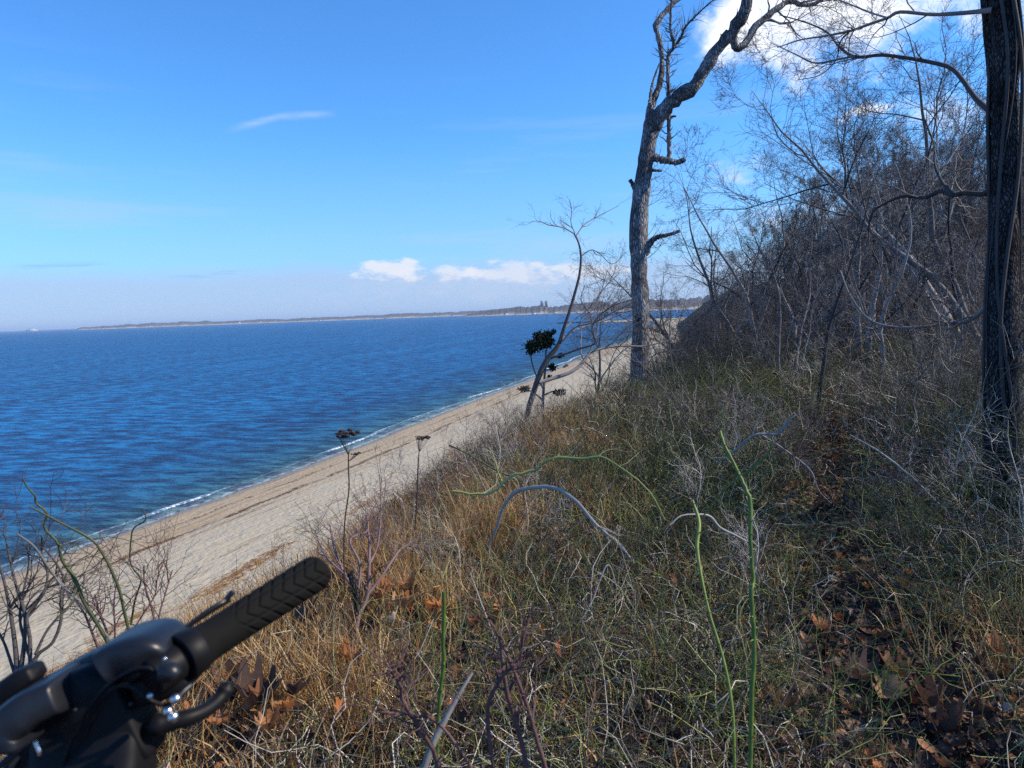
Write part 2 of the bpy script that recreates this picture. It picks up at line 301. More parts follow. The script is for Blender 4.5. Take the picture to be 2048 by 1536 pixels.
# breaking wavelet and swash foam by distance from the shore
wv = mapped((.35, .10, 1), 1., 4); wf = mapped((2.2, .9, 1), 1., 8)
Df = mth('ADD', D, mth('MULTIPLY', mth('SUBTRACT', wv.outputs[0], .5), 2.6))
g1 = mth('SUBTRACT', 1., mth('DIVIDE', mth('ABSOLUTE', mth('SUBTRACT', Df, 2.6)), .4), clamp=True)
g2 = mth('SUBTRACT', 1., mth('DIVIDE', mth('ABSOLUTE', mth('SUBTRACT', D, .25)), .5), clamp=True)
mid_ = mth('MULTIPLY', mth('SUBTRACT', 1., mth('DIVIDE', Df, 2.6), clamp=True), .2)
al = mth('MULTIPLY', mth('SUBTRACT', mapped((.1, .03, 1), 1., 2).outputs[0], .36), 5., clamp=True)
fo = mth('ADD', mth('MULTIPLY', mth('MULTIPLY', g1, al), .8), mth('ADD', mth('MULTIPLY', g2, .35), mid_))
foam = mth('MULTIPLY', fo, mth('MULTIPLY', mth('SUBTRACT', wf.outputs[0], .34), 4., clamp=True), clamp=True)
q = N.new('ShaderNodeMixRGB'); L.new(foam, q.inputs[0]); L.new(mx.outputs[0], q.inputs[1]); q.inputs[2].default_value = (.72, .76, .82, 1)
L.new(q.outputs[0], B.inputs['Base Color']); L.new(mth('ADD', mth('MULTIPLY', foam, .6), .12), B.inputs['Roughness']); B.inputs['IOR'].default_value = 1.33; B.inputs['Specular IOR Level'].default_value = .07
hh = mth('ADD', mth('ADD', mth('MULTIPLY', mid.outputs[0], .55), mth('MULTIPLY', fine.outputs[0], .2)), mth('ADD', mth('MULTIPLY', swell.outputs[0], .9), mth('MULTIPLY', g1, .12)))
bp = N.new('ShaderNodeBump'); bp.inputs['Distance'].default_value = 1.; bp.inputs['Strength'].default_value = .85; L.new(hh, bp.inputs['Height']); L.new(bp.outputs[0], B.inputs['Normal'])
fr = N.new('ShaderNodeFresnel'); fr.inputs['IOR'].default_value = 1.33; L.new(bp.outputs[0], fr.inputs['Normal']); gl = N.new('ShaderNodeBsdfGlossy'); gl.inputs['Roughness'].default_value = .12; L.new(bp.outputs[0], gl.inputs['Normal'])
df = N.new('ShaderNodeBsdfDiffuse'); L.new(q.outputs[0], df.inputs['Color']); L.new(bp.outputs[0], df.inputs['Normal']); mxs = N.new('ShaderNodeMixShader'); L.new(mth('MINIMUM', fr.outputs[0], .20), mxs.inputs[0]); L.new(df.outputs[0], mxs.inputs[1]); L.new(gl.outputs[0], mxs.inputs[2]); L.new(mxs.outputs[0], N['Material Output'].inputs[0])
ys = np.concatenate([[-20000, -3000, -400], sinhspace(-60, 1320, 60, 60, 420), [1500, 2500, 6000, 15000, 40000]])
dd = np.concatenate([[-3000, -200, -2.5], np.linspace(-.6, 4, 14), [6, 9, 14, 22, 34, 50, 80, 150, 400, 1500, 6000, 20000, 40000]])
YS = np.repeat(ys[:, None], len(dd), 1); SX = xs(ys)[:, None]-dd[None]
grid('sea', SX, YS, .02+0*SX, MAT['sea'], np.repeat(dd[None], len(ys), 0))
g = Geo(); s_ = 40000.; g.add([[-s_, -s_, -6], [s_, -s_, -6], [s_, s_, -6], [-s_, s_, -6]], [[0, 1, 2, 3]]); tag(g.build('sea_bed', MAT['sand']), kind='structure')
# low breaking wave ridges: real humps near the edge
g = Geo(); yw = np.linspace(20, 420, 900)
off = 2.7+1.2*vn(4.4, yw/9.)*2; amp = .11*sstep(-.15, .25, vn2(6.6, yw/11.))+.02
prof = np.array([[-.75, .0], [-.45, .25], [-.15, .8], [.05, 1.], [.18, .75], [.25, .35], [.42, .0]])
V = np.stack([(xs(yw)-off)[:, None]+prof[None, :, 0], np.repeat(yw[:, None], 7, 1), .0+prof[None, :, 1]*amp[:, None]], -1)
i = np.arange(899)[:, None]*7+np.arange(6)[None]
MAT['foam'] = simple('wave_foam', [(0, (.05, .13, .19)), (.42, (.12, .2, .27)), (.55, (.7, .74, .8)), (1, (.8, .82, .86))], rough=.5, nscale=2.2, nw=1.1)
g.add(V.reshape(-1, 3), np.stack([i, i+7, i+8, i+1], -1).reshape(-1, 4), np.repeat((.35+amp*.9)[:, None], 7, 1).ravel()); tag(g.build('shore_wave', MAT['foam']), kind='structure')
# ------------------------------------------------------------------ far coast, houses, towers, ship, groin
MAT['coast'] = simple('far_wooded_hill', [(0, (.035, .035, .03)), (.5, (.09, .075, .055)), (.78, (.16, .12, .085)), (.9, (.42, .36, .27)), (1, (.5, .44, .34))], nscale=.012, nw=.5)
MAT['wall'] = simple('pale_house_wall', [(0, (.6, .58, .55)), (1, (.8, .78, .75))], nscale=.1, nw=.2, rough=.6)
MAT['tower'] = simple('grey_tower_wall', [(0, (.2, .2, .22)), (1, (.35, .35, .37))], nscale=.1, nw=.3)
MAT['glassdark'] = simple('dark_window_glass', [(0, (.03, .035, .04)), (1, (.05, .06, .07))], rough=.15)
MAT['roof'] = simple('brown_roof', [(0, (.1, .08, .07)), (1, (.16, .13, .11))])
def coast(name, pts, depth):
    """pts rows: X px, distance m, height m"""
    p = resample(pts, 260); g = Geo(); rows = []; T = []
    for X, d, h in p:
        q = P3(X, 660-.0376*X, d); e = CAM+(q-CAM)*1.; o = np.array([q[0], q[1], 0.]); dirn = (o-CAM*[1, 1, 0]); dirn /= np.linalg.norm(dirn)
        hn = h*(1+.4*vn(X/23., 3.3)+.16*vn2(X/6., 1.)+.12*vn(X/1.7, 8.)); r = []
        for s, k, t in ((0, -.02, .95), (.02, .05, .93), (.05, .10, .9), (.10, .55, .62), (.14, .72, .4), (.3, .95, .35), (.6, 1., .3), (1., .7, .3)):
            r.append(o+dirn*depth*s+[0, 0, k*max(hn, 1.)+(.3 if k > .1 else 0)*vn2(X*2, s*9)*h*.4]); T.append(t)
        rows.append(r)
    n = len(rows); k = 8; i = np.arange(n-1)[:, None]*k+np.arange(k-1)[None]
    g.add(np.array(rows).reshape(-1, 3), np.stack([i, i+1, i+k+1, i+k], -1).reshape(-1, 4), np.array(T)); return tag(g.build(name, MAT['coast']), kind='structure')
coast('far_coast', [(152, 7600, 3), (165, 7500, 26), (230, 7400, 34), (330, 7300, 46), (440, 7200, 38), (600, 7000, 36), (760, 6800, 40), (900, 6600, 44), (1020, 6500, 50), (1200, 6400, 50)], 1500)
coast('far_headland', [(928, 4600, 2), (950, 4500, 26), (1000, 4300, 46), (1060, 4100, 50), (1120, 3900, 50), (1200, 3700, 56), (1300, 3500, 62), (1420, 3300, 68), (1700, 3000, 72)], 1200)
def boxg(g, c, s, T=0., rot=None):
    V = np.array([[x, y, z] for x in (-.5, .5) for y in (-.5, .5) for z in (-.5, .5)])*s
    if rot is not None: V = V@rot
    g.add(V+np.asarray(c), [[0, 1, 3, 2], [4, 6, 7, 5], [0, 4, 5, 1], [2, 3, 7, 6], [0, 2, 6, 4], [1, 5, 7, 3]], T)
for i, (X, w) in enumerate([(1084, 52), (1093, 48)]):
    q = P3(X, 615, 4300); e = empty('apartment_tower', (q[0], q[1], 44), ['left one of two grey towers on the far wooded headland', 'right one of two grey towers on the far wooded headland'][i], 'tower', 'towers on the far headland')
    g = Geo(); boxg(g, (0, 0, 14), (15, 16, 36)); boxg(g, (0, 0, 33.5), (6, 7, 3)); g.build('wall', MAT['tower'], e, smooth=False)
hs = [(1012, 628, 4300, 20), (1032, 630, 4200, 14), (1068, 627, 4050, 24), (1074, 629, 4040, 12), (1110, 625, 3950, 13), (970, 631, 4450, 14), (478, 645, 7150, 26), (520, 644, 7100, 18), (640, 641, 6950, 20), (770, 638, 6800, 24), (905, 632, 6600, 22), (300, 652, 7320, 18)]
for i, (X, Y, d, w) in enumerate(hs):
    q = P3(X, Y, d); e = empty('house', tuple(q-np.array([0, 0, w*.25])), None, 'house', 'pale houses on the far coast')
    e['label'] = 'tiny pale house among trees on the %s far shore, %s' % (('nearer headland', 'below or beside the towers') if d < 4600 else ('low', 'out along the horizon'))
    e.rotation_euler = (0, 0, R(50))
    g = Geo(); boxg(g, (0, 0, w*.2), (w, w*.6, w*.4)); g.build('wall', MAT['wall'], e, smooth=False)
    g = Geo(); g.add([[-w*.53, -w*.33, w*.4], [w*.53, -w*.33, w*.4], [w*.53, w*.33, w*.4], [-w*.53, w*.33, w*.4], [-w*.53, 0, w*.62], [w*.53, 0, w*.62]], [[0, 1, 5, 4], [3, 4, 5, 2], [0, 3, 2, 1]]); g.add([[-w*.5, -w*.3, w*.41], [-w*.5, w*.3, w*.41], [-w*.5, 0, w*.6], [w*.5, -w*.3, w*.41], [w*.5, w*.3, w*.41], [w*.5, 0, w*.6]], [[0, 2, 1], [3, 4, 5]]); g.build('roof', MAT['roof'], e, smooth=False)
q = P3(63, 659.5, 9000); e = empty('ferry', (q[0], q[1], 0), 'small white ferry on the left horizon, beyond the end of the far coast', 'ship')
dr = np.array([math.cos(R(50)), math.sin(R(50)), 0]); yv = np.cross([0, 0, 1], dr); rot = np.array([dr, yv, [0, 0, 1]])
g = Geo(); V = []
for z, hw, hl in ((0, 8, 62), (9, 10, 70), (16, 10, 70)):
    V += [[-hl, -hw, z], [hl*.8, -hw, z], [hl, 0, z], [hl*.8, hw, z], [-hl, hw, z]]
g.add(np.array(V)@rot, [[k*5+j, k*5+(j+1) % 5, k*5+5+(j+1) % 5, k*5+5+j] for k in (0, 1) for j in range(5)]); g.build('hull', MAT['wall'], e, smooth=False)
g = Geo(); boxg(g, np.array([-6, 0, 20])@rot, (96, 18, 8), rot=rot); boxg(g, np.array([18, 0, 27])@rot, (40, 16, 6), rot=rot); g.build('cabin', MAT['wall'], e, smooth=False)
g = Geo(); boxg(g, np.array([-22, 0, 31])@rot, (9, 6, 12), rot=rot); g.build('funnel', MAT['roof'], e, smooth=False)
# rock groin at the tip of the sand spit
e = empty('rock_groin', (float(xs(1050)), 1050, 0), 'dark line of boulders running out from the tip of the sand spit', 'groin')
MAT['rock'] = simple('dark_wet_rock', [(0, (.03, .03, .03)), (1, (.1, .09, .08))], nscale=.4, nw=.8)
g = Geo(); bx = float(xs(1050))
for i in range(60):
    V, Q = sphere((10-i*1.0-rng.random(), rng.normal()*1.2, .3+rng.random()*.5), rng.uniform(.7, 1.3), 7, 5); V = V+rng.normal(size=V.shape)*.18; g.add(V, Q, .5)
g.build('boulder', MAT['rock'], e, smooth=False)
# boulders on the wet sand
for i, (X, Y) in enumerate([(1133, 733), (1129, 735)]):
    d = P3(X, Y, 1)-CAM; t = (0.25-20)/d[2]; p = CAM+d*t
    g = Geo(); V, Q = sphere((0, 0, .35), .75-.2*i, 9, 7); V *= (1, 1.3, .8); V += rng.normal(size=V.shape)*.09; g.add(V, Q, .3)
    o = g.build('boulder', MAT['rock'], loc=(0, 0, 0)); o.location = (p[0], p[1], .15); tag(o, ['dark boulder at the water edge, the bigger of a pair beyond the leaning tree', 'smaller dark boulder touching the big one at the water edge'][i], 'boulder')
# ------------------------------------------------------------------ trees
def woody(levels, base, mats=('wood', 'wood'), tr_m=10, name='tree', label=None, cat='tree', group=None, loc=None, split=1, tint=.5):
    """levels: list of (P,R,m); the first `split` go in the trunk mesh, the rest in the crown"""
    if loc is None: loc = base
    e = empty(name, tuple(loc), label, cat, group)
    for nm, lv, mt in (('trunk', levels[:split], mats[0]), ('crown', levels[split:], mats[1])):
        if not lv: continue
        g = Geo()
        for P, Rd, m in lv: g.tubes(P-np.asarray(loc), Rd, m, T=np.clip(tint+.27*rng.normal(size=len(P)), 0, 1), cap=(m >= 7))
        g.build(nm, MAT[mt], e)
    return e
def stack(lst, K=None):
    return np.stack([a for a, b in lst]), np.stack([b for a, b in lst])
D0 = 10.9
# 1. the big half-dead tree
pts = dict(
 trunk=[(1274, 860, 56), (1277, 825, 50), (1279, 740, 43), (1282, 640, 41), (1278, 540, 40), (1277, 470, 44), (1281, 400, 41), (1289, 340, 38), (1296, 290, 37), (1305, 250, 42), (1312, 225, 36)],
 limb=[(1306, 262, 34), (1322, 228, 34), (1350, 200, 32), (1385, 175, 30), (1410, 140, 29), (1425, 110, 28), (1455, 75, 26), (1472, 52, 28), (1490, 20, 25), (1502, -30, 22), (1530, -110, 17), (1580, -190, 11)],
 elbow=[(1466, 70, 18), (1468, 88, 18), (1477, 98, 17), (1492, 84, 16), (1512, 52, 15), (1540, 28, 14), (1568, 8, 12), (1585, 2, 12), (1604, 10, 10), (1628, 8, 9), (1655, -8, 8), (1700, -20, 6), (1760, -15, 4)],
 left=[(1300, 262, 24), (1298, 232, 18), (1305, 205, 16), (1318, 175, 14), (1324, 140, 13), (1324, 105, 12), (1316, 70, 12), (1310, 52, 13), (1325, 30, 11), (1345, 8, 10), (1372, -18, 9), (1400, -70, 7), (1420, -140, 4)],
 fork=[(1299, 215, 9), (1301, 190, 7), (1307, 160, 5), (1318, 128, 3)],
 sucker=[(1337, 316, 10), (1338, 270, 9), (1337, 200, 9), (1336, 130, 9), (1338, 108, 8), (1348, 92, 7), (1341, 62, 6), (1342, 20, 5), (1346, -30, 4)],
 side=[(1345, 97, 6), (1360, 78, 6), (1370, 55, 5), (1388, 36, 4), (1412, 12, 3), (1436, -6, 2)],
 stub=[(1296, 312, 26), (1312, 316, 18), (1335, 321, 15), (1356, 324, 12), (1371, 318, 11)],
 stubb=[(1288, 505, 24), (1299, 488, 15), (1312, 475, 11), (1335, 470, 9), (1360, 462, 7)],
 knob=[(1279, 390, 15), (1270, 377, 12), (1265, 368, 9), (1260, 360, 9)],
 peg=[(1304, 341, 8), (1314, 341, 6), (1323, 342, 5)],
 knobb=[(1320, 240, 8), (1345, 233, 5), (1351, 233, 4)])
tl = []; K = 40
P_, R_ = pixline(pts['trunk'], D0, D0, K); R_ = R_*(1+.05*rng.normal(size=K)); R_[0] *= 1.25; R_[1] *= 1.12
R_ *= .83; tr0 = (P_[None], R_[None])
limbs = stack([pixline(pts[k], D0, dd_, K) for k, dd_ in (('limb', D0-.9), ('elbow', D0+.4), ('left', D0+.7), ('fork', D0+.2), ('sucker', D0-.25), ('side', D0-.6), ('stub', D0-.25), ('stubb', D0-.2), ('knob', D0), ('peg', D0), ('knobb', D0))])
limbs = (limbs[0], limbs[1]*.88); limbs = (limbs[0]+rng.normal(size=limbs[0].shape)*limbs[1][..., None]*.12, limbs[1]*(1+.07*rng.normal(size=limbs[1].shape)))
ep = [grow(limbs[0][[4]], limbs[1][[4]], 110, .0, 1, (35, 80), k=5, wob=.22, up=.12, rr=.3, rmin=.0016, lens=(.07, .34)),
      grow(limbs[0][[5]], limbs[1][[5]], 60, .0, 1, (30, 65), k=5, wob=.2, up=.08, rr=.35, rmin=.0016, lens=(.07, .3)),
      grow(limbs[0][[2]], limbs[1][[2]], 14, .2, .9, (35, 80), k=5, wob=.22, up=.05, rr=.2, rmin=.0018, lens=(.08, .3)),
      grow(tr0[0][:, 16:30], tr0[1][:, 16:30], 16, .0, 1, (50, 90), k=6, wob=.25, up=.2, rr=.05, rmin=.0035, lens=(.25, .75), bias=RR*1.1),
      grow(limbs[0][[6, 7]], limbs[1][[6, 7]], 14, .1, 1, (40, 90), k=5, wob=.2, up=.2, rr=.12, rmin=.002, lens=(.08, .3)),
      grow(limbs[0][[0]], limbs[1][[0]], 10, .5, 1, (40, 80), k=6, wob=.25, up=.05, rr=.2, rmin=.003, lens=(.1, .4)),
      grow(limbs[0][[1]], limbs[1][[1]], 16, .35, 1, (30, 70), k=7, wob=.3, up=.0, rr=.35, rmin=.003, lens=(.35, 1.1))]
b2 = [grow(a, b, 4, .3, 1, (30, 60), lf=.45, k=4, wob=.25, up=.05, rr=.6, rmin=.0014) for a, b in (ep[3], ep[6], ep[0])]
b3 = [grow(a, b, 3, .3, 1, (30, 60), lf=.5, k=4, wob=.25, rr=.6, rmin=.0014) for a, b in (b2[1], b2[0])]
loc = P_[0]-[0, 0, .3]; tr0[0][0, 0, 2] -= .15
woody([(tr0[0], tr0[1], 22), (limbs[0], limbs[1], 12)]+[(a, b, 4) for a, b in ep+b2+b3], loc, ('trunk', 'wood'), split=2, name='dead_tree', label='tall half-dead tree with furrowed grey bark, snapped stubs and one heavy limb arching right', cat='tree', loc=loc)
# 2. the leaning forked tree at the crest
D1 = 10.2
L2 = dict(
 a=[(1036, 930, 17), (1045, 885, 17), (1053, 835, 18), (1066, 788, 18), (1082, 742, 18), (1098, 714, 17), (1117, 690, 14), (1128, 655, 11), (1140, 620, 10), (1150, 585, 9), (1159, 550, 8), (1162, 512, 7), (1157, 485, 5.5), (1148, 467, 4.5)],
 b=[(1078, 765, 13), (1105, 757, 12), (1140, 745, 12), (1163, 728, 10), (1180, 706, 8.5), (1205, 697, 7), (1240, 692, 6), (1290, 692, 5), (1350, 678, 3)],
 c=[(1100, 716, 9), (1130, 708, 7), (1160, 697, 6), (1185, 690, 5.5), (1190, 680, 5), (1184, 655, 4.5), (1200, 630, 4), (1230, 610, 3), (1262, 600, 2)],
 d=[(1112, 698, 7), (1130, 672, 6), (1165, 655, 5.5), (1210, 640, 5), (1260, 622, 4), (1330, 615, 3)],
 e=[(1120, 688, 6), (1150, 655, 5), (1190, 645, 4.5), (1225, 625, 4), (1275, 600, 3)],
 f=[(1130, 655, 5), (1148, 640, 4), (1180, 615, 4), (1210, 575, 3), (1240, 545, 2)],
 g=[(1178, 708, 5), (1195, 660, 4), (1190, 620, 3.5), (1205, 575, 3), (1215, 540, 2)],
 h=[(1148, 467, 4), (1125, 455, 3.5), (1098, 450, 3), (1075, 442, 2), (1058, 446, 1.5)],
 i=[(1152, 472, 4), (1166, 452, 3.5), (1182, 440, 3), (1205, 428, 2.2), (1236, 412, 1.5)],
 j=[(1162, 512, 4), (1182, 500, 3), (1200, 508, 2.6), (1225, 528, 2), (1252, 505, 1.5)],
 k=[(1150, 468, 3), (1142, 445, 2.6), (1143, 420, 2), (1138, 398, 1.5)],
 l=[(1184, 655, 4), (1180, 630, 3), (1162, 600, 2.5), (1170, 570, 2)])
lm = stack([pixline(L2[k], D1, D1+.0 if k == 'a' else D1+{'b': .5, 'c': -.4, 'd': .8, 'e': -.5, 'f': .4, 'g': .3, 'h': -.4, 'i': .4, 'j': .3, 'k': 0, 'l': .2}[k], 26) for k in L2])
lm = (lm[0], lm[1]*.64)
t1 = grow(lm[0][1:7], lm[1][1:7], 11, .25, 1, (25, 60), k=7, wob=.24, up=.1, rr=.5, rmin=.002, lens=(.3, .9))
t1b = grow(lm[0][7:], lm[1][7:], 9, .15, 1, (30, 60), k=6, wob=.26, up=.1, rr=.7, rmin=.002, lens=(.15, .4))
t2 = grow(t1[0], t1[1], 6, .2, 1, (30, 60), lf=.5, k=5, wob=.26, up=.06, rr=.6, rmin=.0017)
t2b = grow(t1b[0], t1b[1], 5, .2, 1, (30, 60), lf=.45, k=4, wob=.25, up=.05, rr=.6, rmin=.0016)
t3 = grow(t2[0], t2[1], 4, .3, 1, (30, 60), lf=.5, k=4, wob=.25, rr=.6, rmin=.0015)
loc = lm[0][0, 0]
woody([(lm[0][:1], lm[1][:1], 12), (lm[0][1:], lm[1][1:], 7)]+[(a, b, 3) for a, b in (t1, t1b, t2, t2b, t3)], loc, ('wood', 'wood'), split=1, name='bare_tree', label='slender leaning bare tree at the bluff edge, its fork reaching right over the beach', cat='tree', loc=loc, tint=.75)
# 3. the big trunk at the right edge
D3 = 4.7
L3 = dict(
 a=[(2016, 1230, 105), (2012, 1100, 88), (2010, 980, 76), (2008, 800, 66), (2008, 640, 66), (2012, 500, 64), (2014, 380, 60), (2014, 250, 54), (2016, 120, 56), (2012, 0, 60), (2004, -160, 62), (2000, -400, 60), (1990, -700, 50)],
 b=[(2002, 420, 26), (1996, 330, 22), (1992, 230, 22), (1984, 120, 24), (1975, 10, 26), (1962, -150, 24), (1930, -420, 20), (1880, -700, 14)],
 c=[(2004, 372, 18), (1990, 374, 14), (1966, 388, 11), (1930, 386, 10), (1905, 390, 10), (1880, 382, 9), (1850, 395, 8), (1810, 392, 7), (1780, 402, 5), (1745, 425, 4), (1738, 470, 4), (1752, 510, 3)],
 d=[(1905, 389, 8), (1885, 365, 6), (1870, 330, 5), (1868, 290, 4), (1850, 240, 3)],
 e=[(1994, 235, 14), (1975, 218, 12), (1950, 195, 10), (1925, 160, 9), (1900, 135, 8.5), (1850, 122, 8), (1800, 114, 7), (1760, 110, 7), (1712, 114, 6), (1680, 95, 5), (1655, 65, 4), (1615, 46, 3), (1560, 30, 2)],
 f=[(1712, 112, 5), (1680, 118, 4), (1630, 126, 3.5), (1590, 108, 2.5), (1540, 85, 1.5)],
 g=[(1985, 20, 12), (1950, 24, 9), (1900, 28, 8), (1860, 29, 7), (1800, 24, 7), (1775, 36, 6), (1740, 48, 5.5), (1700, 62, 5), (1650, 72, 4), (1600, 80, 3), (1555, 95, 2)],
 h=[(1700, 62, 4), (1680, 85, 3), (1672, 120, 2), (1640, 150, 2), (1595, 160, 1.4)],
 i=[(1775, 36, 4), (1740, 25, 3.5), (1690, 5, 3), (1640, -12, 2.6), (1600, -10, 2)],
 k=[(2012, 560, 12), (1985, 600, 9), (1940, 640, 8), (1880, 650, 6), (1800, 655, 5), (1740, 640, 4), (1700, 590, 3), (1680, 540, 3)],
 l=[(2015, 720, 10), (2040, 700, 9), (2090, 660, 8), (2150, 600, 6)])
l3 = stack([pixline(L3[k], D3, {'a': D3, 'b': D3+.2, 'c': D3+1.0, 'd': D3+.8, 'e': D3+1.5, 'f': D3+1.2, 'g': D3+.8, 'h': D3+.7, 'i': D3+.7, 'k': D3+1.2, 'l': D3-.5}[k], 36) for k in L3])
l3[0][0, 0, 2] -= .2; l3[1][0] *= .84; l3[1][1] *= .9; l3[0][0] -= RR*.012
t1 = grow(l3[0][2:], l3[1][2:], 12, .25, 1, (25, 60), k=7, wob=.22, up=.03, rr=.5, rmin=.0016, lens=(.15, .6))
t2 = grow(t1[0], t1[1], 6, .2, 1, (30, 60), lf=.5, k=5, wob=.25, up=.02, rr=.6, rmin=.0012)
t3 = grow(t2[0], t2[1], 3, .3, 1, (30, 60), lf=.5, k=4, wob=.25, rr=.6, rmin=.001)
loc = l3[0][0, 0]
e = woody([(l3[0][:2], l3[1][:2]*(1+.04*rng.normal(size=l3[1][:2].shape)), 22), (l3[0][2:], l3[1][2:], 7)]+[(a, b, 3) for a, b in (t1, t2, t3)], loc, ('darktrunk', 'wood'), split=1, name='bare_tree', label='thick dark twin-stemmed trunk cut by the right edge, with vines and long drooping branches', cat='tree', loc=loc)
g = Geo(); vs = []
for i in range(9):
    s = l3[0][0]; k = np.linspace(0, 1, 30); ph = rng.uniform(0, 6.28)+k*rng.uniform(-2.5, 2.5)+.5*np.sin(k*9+i); rad = np.interp(k, np.linspace(0, 1, 36), l3[1][0])+.012
    c = np.stack([np.interp(k*.75, np.linspace(0, 1, 36), s[:, j]) for j in range(3)], -1)
    vs.append(c+np.stack([np.cos(ph)*rad, np.sin(ph)*rad, 0*ph], -1))
g.tubes(np.stack(vs)-loc, np.full((9, 30), .007)*rng.uniform(.6, 1.8, (9, 1)), 5, T=.05); g.build('climbing_vine', MAT['wood'], e)
# generic bare tree shapes
def make_tree(h, r, seed, crooked=.1, n=(11, 8, 6, 4), stems=1, lean=(0, 0), spread=1., low=.22, vm='woodfar', rt=.004, label=None, name='bare_tree', group=None, cat='tree'):
    st = []
    for s in range(stems):
        d = np.array([lean[0]+.22*rng.normal()*(stems > 1), lean[1]+.22*rng.normal()*(stems > 1), 1.]); d /= np.linalg.norm(d); p = np.array([rng.normal()*.08*(stems > 1), rng.normal()*.08*(stems > 1), -.25]); q = [p]
        for i in range(15):
            d = d+rng.normal(size=3)*crooked*[1, 1, .4]; d[2] += .05; d /= np.linalg.norm(d); p = p+d*h*(.85+.3*(s == 0)*0)/15*rng.uniform(.9, 1.1); q.append(p)
        st.append(np.array(q))
    P0 = np.stack(st); r0 = r*np.linspace(1, .05, 16)[None]**1.05*np.ones((stems, 1))*(.75 if stems > 1 else 1); r0[:, 0] *= 1.3
    a = grow(P0, r0, n[0]//stems+1, low, 1, (30, 62), lf=.42*spread, k=8, wob=.17, up=.09, rr=.55, rmin=rt)
    b = grow(a[0], a[1], n[1], .18, 1, (28, 60), lf=.48, k=6, wob=.2, up=.06, rr=.55, rmin=rt)
    c = grow(b[0], b[1], n[2], .15, 1, (28, 58), lf=.5, k=5, wob=.22, up=.04, rr=.6, rmin=rt*.8)
    lv = [(P0, r0, 9), (a[0], a[1], 5), (b[0], b[1], 4), (c[0], c[1], 3)]
    if n[3]:
        d = grow(c[0], c[1], n[3], .15, 1, (28, 58), lf=.6, k=4, wob=.22, up=.03, rr=.6, rmin=rt*.7); lv.append((d[0], d[1], 3))
    return woody(lv, (0, 0, 0), (vm, 'woodfar' if vm == 'palebark' else vm), split=1, name=name, label=label, cat=cat, group=group, loc=np.zeros(3))  # trunk bark paled overall for sunlight on it; twigs kept dark against sky
def place(e, x, y, s=1., rz=None, dz=0.):
    e.location = (x, y, float(ground(x, y))-.05+dz); e.rotation_euler = (0, 0, rng.uniform(0, 6.28) if rz is None else rz); e.scale = (s, s, s); return e
def copy_tree(e, label=None, group=None):
    r = e.copy(); COL.objects.link(r)
    if label: r['label'] = label
    if group: r['group'] = group
    for c in [c for c in bpy.data.objects if c.parent == e]:
        k = c.copy(); COL.objects.link(k); k.parent = r
    return r
# individually recognisable mid-distance trees
def wx(X, d):   # x,y at photo column X and distance d along the view
    p = P3(X, 640, d); return p[0], p[1]
place(make_tree(5.6, .085, 1, .13, (16, 8, 6, 3), stems=3, low=.15, vm='palebark', rt=.0035, label='pale wispy tree with several crooked stems rising from one base, right of the dead tree'), *wx(1505, 17), 1.08, 0)
place(make_tree(3.6, .06, 2, .16, (10, 7, 5, 3), vm='wood', rt=.003, label='small crooked dark tree on the bluff edge just right of the dead tree trunk'), *wx(1322, 14.5), 1)
place(make_tree(4.6, .07, 3, .13, (10, 7, 5, 3), vm='wood', rt=.003, label='thin upright grey tree on the slope, second to the right of the dead tree'), *wx(1362, 17), 1)
place(make_tree(3.4, .045, 4, .15, (10, 7, 5, 3), vm='wood', rt=.003, label='small bushy tree on the slope between the leaning tree and the dead tree'), *wx(1196, 14), 1)
place(make_tree(2.6, .035, 4, .2, (9, 7, 4, 2), vm='wood', rt=.003, label='short twisted tree on the slope just left of the dead tree trunk'), *wx(1240, 13), 1)
place(make_tree(5.2, .07, 5, .13, (11, 8, 5, 3), vm='wood', rt=.003, label='grey tree with curving top above the bluff, third to the right of the dead tree'), *wx(1425, 22), 1)
place(make_tree(4.0, .032, 6, .05, (7, 5, 4, 2), vm='wood', rt=.0025, spread=.5, low=.4, label='straight dark sapling standing alone in the green briar'), *wx(1632, 8.2), 1.0)
place(make_tree(5.8, .1, 7, .15, (12, 8, 6, 3), stems=2, lean=(.1, 0), vm='palebark', rt=.0035, label='pale two-stemmed tree at the wood edge beside the sunlit gap'), *wx(1730, 14.5), 1)
place(make_tree(7.2, .1, 8, .12, (26, 12, 7, 4), stems=3, lean=(-.42, 0), vm='palebark', rt=.0035, low=.3, label='broad bare tree leaning left, its fan of twigs against the bright cloud'), *wx(1985, 12.5), 1.1, 0)
ep_ = [make_tree(h_, r_, 70+i, .16, (9, 7, 5, 3), stems=st_, vm='palebark', rt=.0035, low=.12, label='p', name='bare_tree') for i, (h_, r_, st_) in enumerate([(4.2, .05, 2), (3.4, .04, 3), (5.0, .055, 1)])]
ue = set()
for i, (X_, d_) in enumerate([(1452, 13.5), (1545, 12.5), (1590, 16), (1670, 13), (1690, 18), (1760, 11.5), (1800, 15), (1850, 12), (1900, 17), (1930, 10.5), (1420, 17), (1480, 21), (1640, 21), (1390, 15), (1960, 14), (1575, 10.5), (1300, 13.2), (1345, 20)]):
    j = i % 3; e = copy_tree(ep_[j]) if j in ue else ep_[j]; ue.add(j); e['label'] = 'slender crooked bare tree with pale stems at the near edge of the wood'; e['group'] = 'slender pale trees at the edge of the wood'
    place(e, *wx(X_, d_), (.55+.4*rng.random())*(1 if X_ > 1400 else .7))
